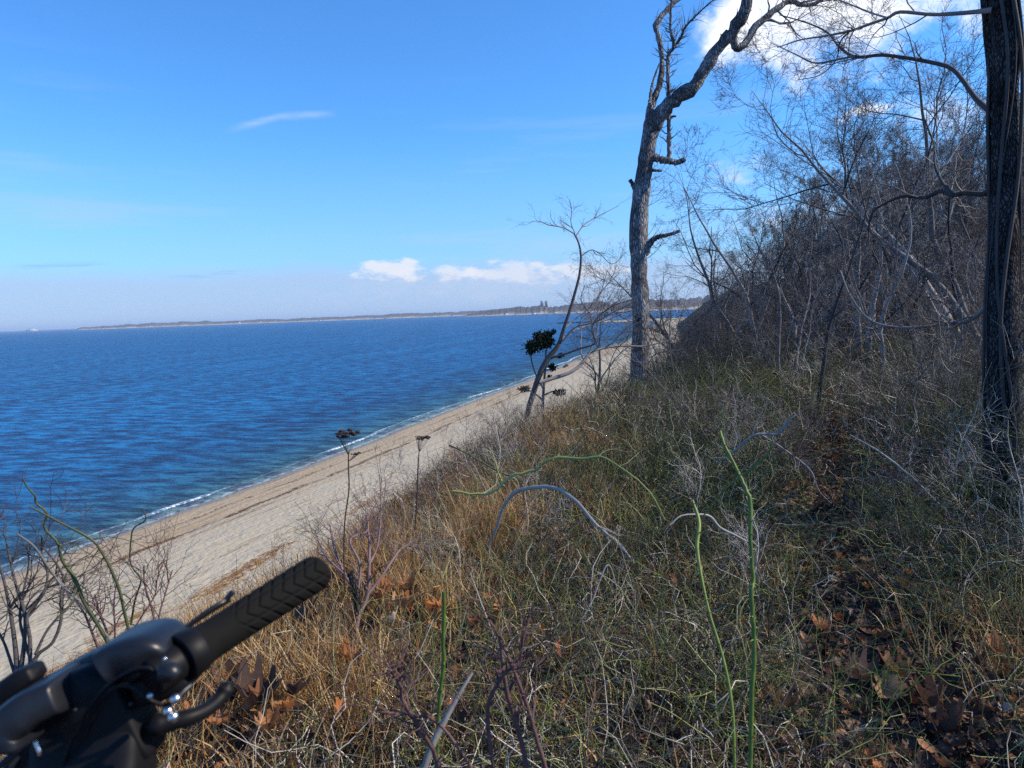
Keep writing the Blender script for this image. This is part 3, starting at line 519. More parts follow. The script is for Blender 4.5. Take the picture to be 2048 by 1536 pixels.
# the wood on the rise
protos = [make_tree(9.0, .14, 20+i, .08, (13, 8, 6, 3), low=.3, rt=.0085, label='p') for i in range(5)]+[make_tree(6.2, .09, 30+i, .13, (11, 7, 5, 3), stems=2, low=.2, rt=.0085, label='p') for i in range(3)]
LB = ['tall bare winter tree in the dense wood on the rising bluff', 'low many-stemmed bare tree in the dense wood on the rising bluff']
GB = ['tall bare trees of the wood', 'low many-stemmed trees of the wood']
used = set(); cnt = 0; k = 0
def put(x, y, s, j):
    global cnt
    pr = protos[j]; t = 0 if j < 5 else 1
    if j in used: e = copy_tree(pr)
    else: e = pr; used.add(j)
    e['label'] = LB[t]; e['group'] = GB[t]; place(e, x, y, s); cnt += 1
# off to the right of the frame: unseen trees added to shade the trail
for i, (x, y, s) in enumerate([(10.2, 4.2, .85), (10.6, 6.6, .9), (9.9, 2.0, .85), (13.5, 8.8, 1.05), (12.5, .5, 1.0)]): put(x, y, s, i % 8)
tries = 0
while cnt < 170 and tries < 20000:
    tries += 1
    y = 9+125*rng.random()**1.25; u = 30*rng.random()**.8-(.5 if y < 25 else 9*rng.random()); x = float(xc(y))+u+1.0
    X, Y, d = proj((x, y, 19)); lim = 1395+max(0, (30-y))*4.5
    if X < lim or X > 2500 or (X > 2080 and y < 45): continue
    if y < 19 and (X < 1560 or abs(x-np.interp(y, [0, 7.5, 12, 20], [.8, 1.3, 2.4, 4.2])) < .9): continue
    # skyline of the photo limits how tall a tree may stand
    topY = np.interp(X, [1380, 1450, 1520, 1600, 1700, 1800, 1950, 2300], [575, 520, 440, 325, 255, 200, 110, 0])
    zmax = 20+(656-.0376*X-topY)/f_px*d; gz = float(ground(x, y)); hmax = zmax-gz
    if hmax < 2.0: continue
    j = rng.integers(0, 5) if hmax > 6.5 else rng.integers(5, 8)
    s = min(hmax/(9.6 if j < 5 else 6.6), 1.25)*rng.choice([1., .95, .85, .65])
    if s < .3: continue
    put(x, y, s, int(j))
for j, pr in enumerate(protos):
    if j not in used: put(12+j, 30+3*j, .5, j)
print('wood trees', cnt)
# understory shrubs, each its own bush
def make_shrub(h, stems, seed, mat, n=(7, 5, 3), wob=.16, rt=.002, spreadx=.35, up=.05, m=5, r=.008, name='bare_shrub', label='p', tint=.5):
    q = []
    for s in range(stems):
        d = np.array([rng.normal()*spreadx, rng.normal()*spreadx, 1.]); d /= np.linalg.norm(d); p = np.array([rng.normal()*.04, rng.normal()*.04, -.04]); l = [p]; H = h*rng.uniform(.6, 1.1)
        for i in range(9): d = d+rng.normal(size=3)*wob*.7; d[2] += up; d /= np.linalg.norm(d); p = p+d*H/9; l.append(p)
        q.append(np.array(l))
    P0 = np.stack(q); r0 = r*np.linspace(1, .3, 10)[None]*rng.uniform(.6, 1.1, (stems, 1))
    a = grow(P0, r0, n[0], .15, 1, (25, 55), lf=.45, k=6, wob=wob, up=up, rr=.6, rmin=rt); b = grow(a[0], a[1], n[1], .15, 1, (28, 60), lf=.5, k=5, wob=wob, up=up, rr=.65, rmin=rt*.8); c = grow(b[0], b[1], n[2], .2, 1, (28, 60), lf=.6, k=4, wob=wob, rr=.65, rmin=rt*.65)
    e = empty(name, (0, 0, 0), label, 'shrub')
    g = Geo(); g.tubes(P0, r0, m, T=np.clip(tint+.15*rng.normal(size=stems), 0, 1)); g.build('stem', MAT[mat], e)
    g = Geo()
    for P, Rd in (a, b, c): g.tubes(P, Rd, 3, T=np.clip(tint+.2*rng.normal(size=len(P)), 0, 1))
    g.build('crown', MAT[mat], e); return e
sp = [make_shrub(1.7, 5, i, 'wood', (8, 6, 4), tint=.25) for i in range(4)]
us = set(); cnt2 = 0; tries = 0
while cnt2 < 85 and tries < 9000:
    tries += 1; y = 6+40*rng.random()**1.6; x = float(xc(y))-3*(rng.random()**2)+rng.random()*14
    X, Y, d = proj((x, y, 19)); tx = np.interp(y, [0, 7.5, 12, 18], [.7, 1.3, 2.4, 3.9])
    if X < 960 or X > 2250 or abs(x-tx) < .75 or (y < 9 and x < -.3): continue
    if X < 1350 and y > 14: continue
    j = int(rng.integers(0, 4)); e = copy_tree(sp[j]) if j in us else sp[j]; us.add(j)
    e['label'] = 'bare grey twiggy shrub in the undergrowth at the foot of the wood'; e['group'] = 'bare shrubs of the undergrowth'
    place(e, x, y, rng.uniform(.6, 1.15)*(1 if X > 1330 else .6)); cnt2 += 1
fs = [(make_shrub(.62, 6, 60, 'briar', (7, 5, 2), wob=.3, rt=.0011, spreadx=.75, up=-.02, r=.0028, name='briar_bush', tint=.55), 'arching green briar bush rising out of the tangle', 'green briar bushes of the slope'),
      (make_shrub(.70, 6, 61, 'briar', (7, 5, 2), wob=.26, rt=.0011, spreadx=.6, up=.0, r=.0026, name='briar_bush', tint=.4), 'arching green briar bush rising out of the tangle', 'green briar bushes of the slope'),
      (make_shrub(.60, 5, 62, 'brush', (7, 5, 2), wob=.24, rt=.0011, spreadx=.5, up=.02, r=.0030, name='bare_bush', tint=.75), 'knee-high bush of dead grey twigs on the slope', 'knee-high dead bushes of the slope'),
      (make_shrub(.75, 4, 63, 'brush', (8, 5, 2), wob=.2, rt=.0012, spreadx=.4, up=.05, r=.0035, name='bare_bush', tint=.55), 'knee-high bush of dead grey twigs on the slope', 'knee-high dead bushes of the slope'),
      (make_shrub(.55, 5, 64, 'purple', (8, 5, 2), wob=.2, rt=.0011, spreadx=.4, up=.05, r=.0028, name='twig_bush', tint=.5), 'low red-brown twiggy bush on the slope', 'low red-brown bushes of the slope')]
uf = set(); cf = 0
while cf < 280:
    y = 2.3+9.5*rng.random()**.9; x = -2.6+6.6*rng.random(); u = x-float(xc(y)); X, Y, d = proj((x, y, 18.6))
    tx = np.interp(y, [0, 2, 3.2, 5, 7.5, 12], [.85, .75, .62, .78, 1.3, 2.4])
    if abs(x-tx) < .38 or u < .2 or X > 2400 or X < 560 or (y < 3.2 and x < -.9): continue
    j = int(rng.choice([0, 1, 2, 3, 4], p=[.3, .28, .2, .14, .08] if x > -1.3 else [.08, .07, .3, .25, .3])); pr, lb, gp = fs[j]; e = copy_tree(pr) if j in uf else pr; uf.add(j); e['label'] = lb; e['group'] = gp; place(e, x, y, rng.uniform(.6, 1.35)*(.6 if 1120 < X < 1360 and d > 5.5 else 1.5 if x > tx+.6 and d > 4 else 1.15 if d > 5 else 1)); cf += 1
# ------------------------------------------------------------------ strands of ground cover (uncountable stuff)
def strands(base, h, k, lean, wob, up=-.1, hv=.4):
    n = len(base); d = rng.normal(size=(n, 3))*lean; d[:, 2] = 1; d /= np.linalg.norm(d, axis=1, keepdims=True); pos = base.copy(); pts = [pos]; st = (h*rng.uniform(1-hv, 1+hv, n)/(k-1))[:, None]
    for i in range(k-1):
        pos = pos+d*st; pts.append(pos); d = d+rng.normal(size=(n, 3))*wob; d[:, 2] += up; d /= np.linalg.norm(d, axis=1, keepdims=True)
    return np.stack(pts, 1)
def lift(P, x=.01):     # keep strands above the soil
    z = ground(P[..., 0], P[..., 1])+x; P[:, 1:, 2] = np.maximum(P[:, 1:, 2], z[:, 1:]+.01*rng.random(z[:, 1:].shape)); return P
def scatter(n, dens, x0, x1, y0, y1, yp=1.):
    out = np.zeros((0, 2))
    while len(out) < n:
        q = np.stack([x0+(x1-x0)*rng.random(n*2), y0+(y1-y0)*rng.random(n*2)**yp], -1); X, Y, d = proj_v(q)
        ok = (rng.random(n*2) < dens(q[:, 0], q[:, 1])) & (X > -250) & (X < 2750) & (Y < 1800) & (d > .6); out = np.vstack([out, q[ok]])
    return out[:n]
def proj_v(q):
    z = ground(q[:, 0], q[:, 1]); v = np.stack([q[:, 0], q[:, 1], z], -1)-CAM; d = v@F; d_ = np.where(d < .05, .05, d); return 1024+f_px*(v@RR)/d_, 768-f_px*(v@UU)/d_, d
def trail(y): return np.interp(y, [0, 2, 3.2, 5, 7.5, 12, 18], [.85, .75, .62, .78, 1.3, 2.4, 3.9])
def on(q, dz=0): return np.stack([q[:, 0], q[:, 1], ground(q[:, 0], q[:, 1])+dz], -1)
def clear(x, y): return 1-np.exp(-((x-trail(y))/np.where(y < 6.5, .29, .2))**2)
PILES = [hit(600, 1285), hit(450, 1462), hit(690, 1215), hit(800, 1270), hit(560, 1500), hit(1560, 1470)]
def pile(x, y):
    r = 0*x
    for p_ in PILES: r = np.maximum(r, np.exp(-(((x-p_[0])/.17)**2+((y-p_[1])/.13)**2)))
    return r
# dry grass in tufts
def dg(x, y):
    e = x-xc(y); t = .15+.85*sstep(-.05, .2, vn(x*2.3, y*2.3)); a = sstep(2.9, 1.2, e)*sstep(-1.6, -.1, e)*sstep(11, 6, y); b = .22*sstep(5, 3., y)
    return np.clip(t*(a+b)*clear(x, y)*(1-.93*pile(x, y)), 0, 1)
q = scatter(46400, dg, -7, 3.5, .7, 11, 1.2); u = q[:, 0]-xc(q[:, 1]); P = on(q)
cx = np.floor(q*5.)/5+.1; hsh = vn(cx[:, 0]*17.3, cx[:, 1]*13.7)+.5
hgt = .17+.17*sstep(2.4, .9, u)*sstep(-.8, .4, u)
S_ = strands(P, hgt, 5, .38, .2, -.14); S_[:, 1:] += ((cx-q)*-.9)[:, None, :].repeat(4, 1).dot(np.eye(2, 3))*np.linspace(.25, 1, 4)[None, :, None]*.6
g = Geo(); wd = (.0012+.0016*rng.random(len(P)))[:, None]*np.array([1, 1, .9, .7, .2])[None]
or_ = sstep(1.4, .2, u)*.45; g.ribbons(lift(S_), wd, T=np.clip(.72-or_+.35*(hsh-.5)+.24*rng.normal(size=len(P)), 0, 1))
# long thin bent straws above
q = scatter(10440, dg, -7, 3, .8, 12, 1.2); S_ = strands(on(q), .36, 7, .45, .16, -.05); g.ribbons(lift(S_), np.full((len(q), 7), .0011)*np.linspace(1, .4, 7), T=np.clip(.55+.25*rng.normal(size=len(q)), 0, 1))
tag(g.build('dry_grass', MAT['grass']), 'tan and orange dead grass in tufts along the bluff crest', 'grass', kind='stuff')
# tangled dead stems over everything near
def db(x, y):
    e = x-xc(y); return np.clip((.12+.88*sstep(-.12, .16, vn(x*1.9+3, y*1.9)+.5*vn2(x*5, y*5)))*(1+.6*sstep(1., 1.6, x))*sstep(-2.2, .3, e)*clear(x, y)*(1-.85*pile(x, y))*sstep(.2, 1.2, y), 0, 1)
g = Geo()
q = scatter(19720, lambda x, y: db(x, y)*(.45+.55*sstep(-1.6, -.6, x)), -6, 5, .9, 9, 1.15); hh_ = .34*np.ones(len(q)); S_ = strands(on(q), hh_, 8, 1.0, .5, -.05, .6); g.tubes(lift(S_), (.0011+.0020*rng.random(len(q))**2)[:, None]*np.linspace(1, .5, 8)[None], 3, T=np.clip(.45+.38*rng.normal(size=len(q))-.06, 0, 1))
q = scatter(16239, db, -6, 12, 6, 22, 1.3); S_ = strands(on(q), .42+.3*sstep(11, 16, q[:, 1])+.35*sstep(1.2, 2.2, q[:, 0]), 7, .85, .48, -.03, .6); g.tubes(lift(S_), (.0024+.003*rng.random(len(q)))[:, None]*np.linspace(1, .5, 7)[None], 3, T=np.clip(.38+.35*rng.normal(size=len(q)), 0, 1))
q = scatter(16239, lambda x, y: sstep(-12, -2, x-xc(y))*sstep(19, 12, x-xc(y)), -12, 45, 20, 110, 1.5); S_ = strands(on(q), 1.5, 6, .6, .36, -.03, .6); g.tubes(lift(S_), (.005+.007*rng.random(len(q)))[:, None]*np.linspace(1, .5, 6)[None], 3, T=np.clip(.22+.25*rng.normal(size=len(q)), 0, 1))
q = scatter(5800, lambda x, y: sstep(-14, -1, x-xc(y))*(x-xc(y) < .8), -18, 2, 1.5, 22, 1.); S_ = strands(on(q), .38, 6, .5, .3, .0, .6); g.tubes(lift(S_), (.0014+.001*rng.random(len(q)))[:, None]*np.linspace(1, .5, 6)[None], 3, T=np.clip(.3+.2*rng.normal(size=len(q)), 0, 1))
tag(g.build('dead_brush', MAT['brush']), 'tangle of dead grey and brown stems over the ground', 'brush', kind='stuff')
# green briar
def dv(x, y):
    c = sstep(-2.6, -1., x)*sstep(2.7, 4.8, y+x*.5)*(.12+.88*sstep(-.15, .12, vn(x*1.5, y*1.5+7)+.4*vn2(x*4, y*4))); return np.clip(c*clear(x, y)*np.where(x > trail(y), .55, 1), 0, 1)
g = Geo()
q = scatter(12500, dv, -4, 7, 2.3, 16, 1.25); S_ = strands(on(q), .36+.16*sstep(3, 8, q[:, 1])+.35*sstep(11, 16, q[:, 1]), 10, .75, .5, -.03, .6); g.tubes(lift(S_), (.0016+.0022*rng.random(len(q)))[:, None]*np.linspace(1, .5, 10)[None], 3, T=np.clip(.42+.33*rng.normal(size=len(q)), 0, 1))
k1 = grow(S_[::2], np.full(S_[::2].shape[:2], .0016), 3, .2, 1, (35, 80), k=4, wob=.3, rmin=.001, lens=(.05, .22)); g.tubes(k1[0], k1[1], 3, T=np.clip(.6+.25*rng.normal(size=len(k1[0])), 0, 1))
q = scatter(1624, lambda x, y: np.clip(sstep(-2.2, -.4, x), 0, 1)*clear(x, y), -3, 3, 1.2, 4, 1.); S_ = strands(on(q), .4, 9, .5, .38, -.06, .5); g.tubes(lift(S_), (.0014+.0012*rng.random(len(q)))[:, None]*np.linspace(1, .5, 9)[None], 3, T=np.clip(.65+.2*rng.normal(size=len(q)), 0, 1))
tag(g.build('green_briar', MAT['briar']), 'waist-high thicket of thin green briar stems ahead of the camera', 'briar', kind='stuff')
# ------------------------------------------------------------------ leaves
OAK = np.array([(0, 0), (.05, .06), (.10, .16), (.24, .20), (.29, .28), (.2, .33), (.2, .40), (.36, .48), (.40, .58), (.26, .61), (.23, .68), (.31, .79), (.23, .87), (.09, .88), (0, 1.)])
def oak_mesh(L, curl, seed):
    r = np.random.default_rng(seed); right = OAK*L; n = len(right); mid = np.stack([0*right[:, 0], right[:, 1]], -1)
    V = []
    for s in (1, -1):
        for t in (0., .5, 1.):
            x = right[:, 0]*t*s*(1+.15*r.normal()); y = mid[:, 1]+(right[:, 1]-mid[:, 1])*t; V.append(np.stack([x, y, 0*x], -1))
    V = np.concatenate(V); z = curl*(np.abs(V[:, 0])**1.4)*2/L**.4+.6*curl*((V[:, 1]-L/2)**2)*4/L+.012*np.sin(V[:, 1]*60+seed)*(np.abs(V[:, 0])*20)*.4; V[:, 2] = z
    Q = []
    for s in range(2):
        for t in range(2):
            o = (s*3+t)*n
            for i in range(n-1): Q.append([o+i, o+i+1, o+n+i+1, o+n+i] if s == 0 else [o+i, o+n+i, o+n+i+1, o+i+1])
    return V, np.array(Q)
def rot_rand(n, tilt):
    yaw = rng.uniform(0, 6.283, n); a = rng.normal(size=n)*tilt; b = rng.normal(size=n)*tilt; cy, sy = np.cos(yaw), np.sin(yaw); ca, sa = np.cos(a), np.sin(a); cb, sb = np.cos(b), np.sin(b)
    Z = np.zeros(n); O = np.ones(n)
    Rz = np.stack([np.stack([cy, -sy, Z], -1), np.stack([sy, cy, Z], -1), np.stack([Z, Z, O], -1)], 1)
    Rx = np.stack([np.stack([O, Z, Z], -1), np.stack([Z, ca, -sa], -1), np.stack([Z, sa, ca], -1)], 1)
    Ry = np.stack([np.stack([cb, Z, sb], -1), np.stack([Z, O, Z], -1), np.stack([-sb, Z, cb], -1)], 1)
    return Rz@Rx@Ry
def leafdens(x, y):
    p = np.exp(-((x-trail(y))/.29)**2); return np.clip(.26*sstep(-2.9, -1.8, x)*(1+vn(x*1.4, y*1.4)*2)+.9*p+.12*sstep(1.2, 2, x)+.6*sstep(3, 2.2, y)*sstep(.2, .7, x), 0, 1)
g = Geo(); tv = [oak_mesh(1., c, i) for i, c in enumerate((.3, .8, -.5))]
_o = OAK; OAK = np.array([(0, 0), (.06, .05), (.13, .12), (.19, .2), (.23, .3), (.25, .4), (.25, .5), (.24, .58), (.21, .66), (.18, .73), (.15, .79), (.11, .85), (.07, .91), (.03, .96), (0, 1.)]); tv.append(oak_mesh(1., .9, 9)); OAK = _o
q = scatter(8700, leafdens, -4, 5, .8, 9, 1.3); n = len(q); Rm = rot_rand(n, .28); sz = rng.uniform(.03, .075, n); B_ = on(q, .02)+np.array([0, 0, 1])*(.05*rng.random((n, 1)))
for k in range(4):
    idx = np.arange(k, n, 4); V0, Q0 = tv[k]; V0 = V0-[0, .5, 0]
    V = np.einsum('nij,vj->nvi', Rm[idx], V0)*sz[idx, None, None]+B_[idx, None]; Q = (np.arange(len(idx))*len(V0))[:, None, None]+Q0[None]
    g.add(V.reshape(-1, 3), Q.reshape(-1, 4), np.repeat(np.clip(.36+.26*rng.normal(size=len(idx)), 0, 1), len(V0)))
# farther litter: plain folded leaves
q = scatter(16239, lambda x, y: .25+.5*np.exp(-((x-trail(y))/.6)**2)+0*x, -3, 16, 7, 32, 1.4); q = q[q[:, 0] > xc(q[:, 1])]; n = len(q); Rm = rot_rand(n, .6); V0 = np.array([(0, -.5, 0), (.3, 0, .12), (0, .5, 0), (-.3, 0, .12)]); V = np.einsum('nij,vj->nvi', Rm, V0)*rng.uniform(.08, .13, (n, 1, 1))+on(q, .03)[:, None]
g.add(V.reshape(-1, 3), (np.arange(n)*4)[:, None]+np.arange(4)[None], np.repeat(np.clip(.5+.28*rng.normal(size=n), 0, 1), 4))
tag(g.build('leaf_litter', MAT['leaf'], smooth=False), 'brown and orange fallen leaves covering the trail and soil', 'leaves', kind='stuff')
# the large oak leaves one can point at
big = [(575, 1270, .5, .15), (640, 1235, .62, .14), (600, 1310, .28, .13), (690, 1205, .35, .13), (660, 1195, .3, .12), (420, 1440, .35, .15), (470, 1470, .45, .15), (520, 1490, .25, .16), (410, 1500, .7, .13), (590, 1475, .2, .12), (795, 1280, .8, .11), (765, 1230, .75, .1), (820, 1235, .75, .1), (880, 1225, .7, .1), (955, 1290, .6, .1), (905, 1505, .3, .12), (1350, 1200, .8, .1), (1360, 1195, .6, .09), (1560, 1460, .5, .1), (1770, 1430, .8, .11), (1860, 1450, .4, .13), (1890, 1500, .35, .14), (1990, 1340, .75, .11), (1300, 1455, .9, .09), (1010, 1240, .7, .09), (800, 1040, .45, .12), (770, 1060, .4, .11), (1130, 1340, .7, .1), (700, 1390, .6, .1), (1640, 1300, .7, .11), (1720, 1400, .3, .13), (1800, 1380, .75, .12)]
for p_ in PILES[:5]:
    for i in range(9):
        X_, Y_, _ = proj(p_+np.array([rng.normal()*.11, rng.normal()*.08, 0])); big.append((X_, min(Y_, 1600), float(np.clip(.6+.17*rng.normal(), .15, .95)), rng.uniform(.075, .115)))
for i, (X, Y, t, s) in enumerate(big):
    p = hit(X, Y); V, Q = oak_mesh(s*1.05, rng.uniform(.5, 1.3), 50+i); V -= [0, s/2, 0]; g = Geo(); g.add(V, Q, t)
    lo = V[OAK.argmax(0)[0]]; stem = np.array([[0, -s/2, 0], [0, -s*.62, .003], [.004, -s*.75, .01]]); g.tubes(resample(stem, 5)[None], np.full((1, 5), .0011), 4, T=.2)
    o = g.build('oak_leaf', MAT['leaf']); o.location = (p[0], p[1], p[2]+(.10 if X < 860 else .05)+.05*rng.random()); o.rotation_euler = (rng.normal()*.35, rng.normal()*.35, rng.uniform(0, 6.28))
    where = 'by the bike grip' if X < 720 else 'in the grass at the middle' if X < 1100 else 'among the briar stems' if X < 1600 else 'on the shaded trail'
    tag(o, '%s lobed oak leaf lying %s' % ('dark red-brown' if t < .45 else 'orange-brown' if t < .72 else 'pale tan', where), 'leaf', 'large oak leaves in the foreground')
# mats of dried reed washed up on the sand
g = Geo()
for X, Y, n, ln, wd_ in ((150, 1330, 500, 3.2, .45), (95, 1370, 260, 1.6, .4), (535, 1112, 260, 2.2, .5), (470, 1150, 160, 1.8, .5), (430, 1180, 140, 1.5, .4), (735, 1005, 200, 2.5, .4), (860, 950, 160, 3., .4), (250, 1245, 120, 1.5, .3), (905, 905, 140, 3., .5)):
    d_ = P3(X, Y, 1)-CAM; p = CAM+d_*((1.9-20)/d_[2]); p = CAM+d_*((float(beach_z(p[0], p[1]))-20)/d_[2])
    c = np.stack([p[0]+rng.normal(size=n)*wd_, p[1]+rng.normal(size=n)*ln, 0*np.zeros(n)], -1); a = rng.normal(size=n)*.5+1.5; dd_ = np.stack([np.cos(a), np.sin(a), 0*a], -1)*rng.uniform(.12, .4, (n, 1)); P = np.stack([c-dd_, c, c+dd_], 1); P[..., 2] = beach_z(P[..., 0], P[..., 1])+.02+.07*rng.random((n, 3)); g.tubes(P, np.full((n, 3), .012), 3, T=np.clip(.45+.2*rng.normal(size=n), 0, 1))
for c0, n in ((8.7, 2600), (4.7, 900)):
    y = 40+170*rng.random(n)**1.3; x = xs(y)+c0+.5*vn(y/3., 5.)+.22*rng.normal(size=n); ok = vn(y/5., c0) > -.12; c = np.stack([x, y, 0*x], -1)[ok]; n = len(c); a = rng.normal(size=n)*.6+1.5; dd_ = np.stack([np.cos(a), np.sin(a), 0*a], -1)*rng.uniform(.05, .25, (n, 1)); P = np.stack([c-dd_, c, c+dd_], 1); P[..., 2] = beach_z(P[..., 0], P[..., 1])+.01+.04*rng.random((n, 3)); g.tubes(P, np.full((n, 3), .014), 3, T=np.clip(.12+.12*rng.normal(size=n), 0, 1))
tag(g.build('dried_wrack', MAT['grass']), 'dried reed and seaweed washed up in lines and mats on the sand', 'wrack', kind='stuff')
# ------------------------------------------------------------------ named stems of the foreground
def stemthing(name, label, cat, lines, d0, d1, mat, m=8, K=40, tint=.55, thorns=0, sub=None, group=None, kink=.0):
    L_ = stack([pixline(l, d0 if not isinstance(d0, (list, tuple)) else d0[i], d1 if not isinstance(d1, (list, tuple)) else d1[i], K) for i, l in enumerate(lines)])
    if kink: L_[0][:] += rng.normal(size=L_[0].shape)*L_[1][..., None]*kink
    loc = L_[0][0, -1] if L_[0][0, -1, 2] < L_[0][0, 0, 2] else L_[0][0, 0]
    e = empty(name, tuple(loc), label, cat, group); g = Geo(); g.tubes(L_[0]-loc, L_[1], m, T=tint, cap=True)
    if thorns:
        th = []; rr_ = []
        for i in range(thorns):
            s = rng.integers(0, len(lines)); k = rng.integers(1, K-2); p = L_[0][s, k]; t = L_[0][s, k+1]-p; t /= np.linalg.norm(t); n_ = np.cross(t, rng.normal(size=3)); n_ /= np.linalg.norm(n_); r = L_[1][s, k]
            th.append(np.stack([p+n_*r*.6-loc, p+n_*r*1.9-loc, p+n_*r*3.3+t*r*.3-loc])); rr_.append([r*.45, r*.22, r*.03])
        g.tubes(np.stack(th), np.array(rr_), 4, T=.98)
    g.build('stem', MAT[mat], e)
    if sub:
        g = Geo(); cur = L_
        for kw in sub: cur = grow(cur[0], cur[1], **kw); g.tubes(cur[0]-loc, cur[1], 4, T=np.clip(tint+.2*rng.normal(size=len(cur[0])), 0, 1))
        g.build('crown', MAT[mat], e)
    return e
stemthing('briar_cane', 'tall thick bright green thorny cane rising right of centre', 'cane', [[(1440, 862, 5), (1447, 887, 7), (1470, 932, 7), (1490, 975, 8), (1501, 1010, 9.5), (1501, 1080, 8.5), (1506, 1160, 8.5), (1503, 1185, 9.5), (1508, 1300, 9.5), (1504, 1400, 10), (1500, 1540, 10), (1500, 1640, 10)]], 1.75, 1.55, 'cane', thorns=44, tint=.45, kink=.12, K=60)
stemthing('briar_cane', 'yellow-green cane just left of the tallest green one', 'cane', [[(1385, 1000, 4), (1398, 1045, 8), (1394, 1095, 8), (1404, 1160, 6), (1420, 1230, 5), (1447, 1320, 6), (1465, 1420, 6), (1470, 1560, 6)]], 2.1, 1.8, 'cane', thorns=16, tint=.85)
stemthing('briar_cane', 'thin green cane slanting behind the tallest green one', 'cane', [[(1546, 880, 3), (1532, 912, 4), (1490, 948, 4), (1455, 975, 4), (1428, 1005, 3), (1400, 1040, 3)]], 2.4, 2.5, 'cane', thorns=8, tint=.45)
stemthing('briar_cane', 'upright dark green cut cane with a blunt top near the bottom', 'cane', [[(887, 1183, 8), (888, 1230, 8), (886, 1290, 8), (888, 1320, 8), (880, 1390, 8), (876, 1450, 8), (872, 1560, 9)]], 1.5, 1.5, 'cane', thorns=10, tint=.3)
stemthing('fallen_branch', 'pale dead branch bent into an arch over the grass', 'branch', [[(975, 1095, 5), (992, 1058, 6), (1008, 1012, 7), (1030, 985, 8), (1060, 976, 8), (1095, 973, 8), (1130, 985, 8), (1160, 1010, 7.5), (1185, 1042, 7.5), (1212, 1066, 6.5), (1240, 1090, 6), (1270, 1130, 5)]], 4.0, 3.6, 'pale', tint=.6, kink=.12, sub=[dict(n=8, t0=.75, t1=1, k=5, wob=.2, rr=.4, rmin=.0012, lens=(.05, .2), ang=(20, 50))])
stemthing('fallen_branch', 'small pale curved twig crossing the yellow-green cane', 'branch', [[(1340, 1050, 2), (1362, 1032, 3), (1395, 1029, 4), (1420, 1033, 5), (1440, 1055, 5), (1470, 1070, 4), (1492, 1082, 3)]], 2.5, 2.6, 'pale', tint=.7)
stemthing('briar_vine', 'long yellow-green vine arching over the pale bent branch', 'vine', [[(905, 982, 4), (940, 988, 5), (985, 984, 5), (1010, 962, 6), (1030, 950, 6), (1070, 940, 6), (1090, 925, 6), (1118, 915, 6), (1160, 918, 6), (1200, 914, 5), (1230, 928, 4), (1262, 950, 4), (1300, 985, 3), (1330, 1040, 3)]], 3.9, 3.7, 'briar', kink=.25, tint=.85, thorns=10, sub=[dict(n=12, t0=.05, t1=.9, k=5, wob=.3, rr=.5, rmin=.001, lens=(.06, .25), ang=(30, 70))])
stemthing('briar_vine', 'thin brown-green vine slanting down across the beach to the crest', 'vine', [[(898, 890, 3), (930, 905, 3), (965, 925, 3), (1000, 945, 3), (1030, 955, 4), (1045, 965, 3)]], 4.2, 4.1, 'darkcane', tint=.8, sub=[dict(n=9, t0=.0, t1=1, k=4, wob=.3, rr=.5, rmin=.001, lens=(.05, .2), ang=(30, 70))])
stemthing('fallen_branch', 'bent pale branch lying in dark brush right of the tall green cane', 'branch', [[(1430, 930, 3), (1470, 900, 4), (1510, 870, 5), (1555, 868, 5), (1570, 850, 5), (1590, 830, 3)], [(1520, 868, 3), (1570, 900, 3), (1620, 940, 3), (1640, 985, 3), (1690, 1030, 2)]], 5.2, 5.0, 'pale', tint=.45, sub=[dict(n=6, t0=.1, t1=1, k=4, wob=.3, rr=.5, rmin=.0012, lens=(.1, .35), ang=(30, 70))])
for i, (ln, lb) in enumerate([([(1990, 1100, 4), (1930, 1090, 5), (1880, 1110, 4), (1830, 1080, 3), (1800, 1060, 2)], 'pale twisted twig at the foot of the right-hand trunk'),
    ([(1965, 1010, 3), (1940, 960, 4), (1950, 920, 4), (1930, 880, 3)], 'short pale wavy stick standing before the right-hand trunk'),
    ([(1700, 870, 3), (1760, 905, 4), (1830, 960, 4), (1880, 1010, 3), (1940, 1050, 3)], 'long straight grey twig slanting down to the right-hand trunk'),
    ([(1235, 1180, 2), (1215, 1130, 3), (1185, 1200, 3), (1160, 1245, 3)], 'bluish straight stick leaning in the brush below the arched branch'),
    ([(940, 1145, 2), (960, 1200, 3), (985, 1265, 3), (1010, 1320, 3), (1030, 1350, 2)], 'thin pale stick slanting down below the arched branch'),
    ([(700, 1145, 12), (708, 1170, 14), (715, 1200, 14), (712, 1230, 10)], 'short lichen-grey log stub just beyond the end of the bike grip')]):
    dd_ = 4.3 if i < 3 else 2.9; stemthing('dead_stick', lb, 'stick', [ln], dd_, dd_-.1, 'darktrunk' if i == 5 else 'pale', tint=.9 if i == 5 else .5, kink=.06 if i == 5 else .15, sub=[dict(n=5, t0=.1, t1=1, k=4, wob=.3, rr=.5, rmin=.0012, lens=(.04, .18), ang=(30, 70))] if i != 5 else None)
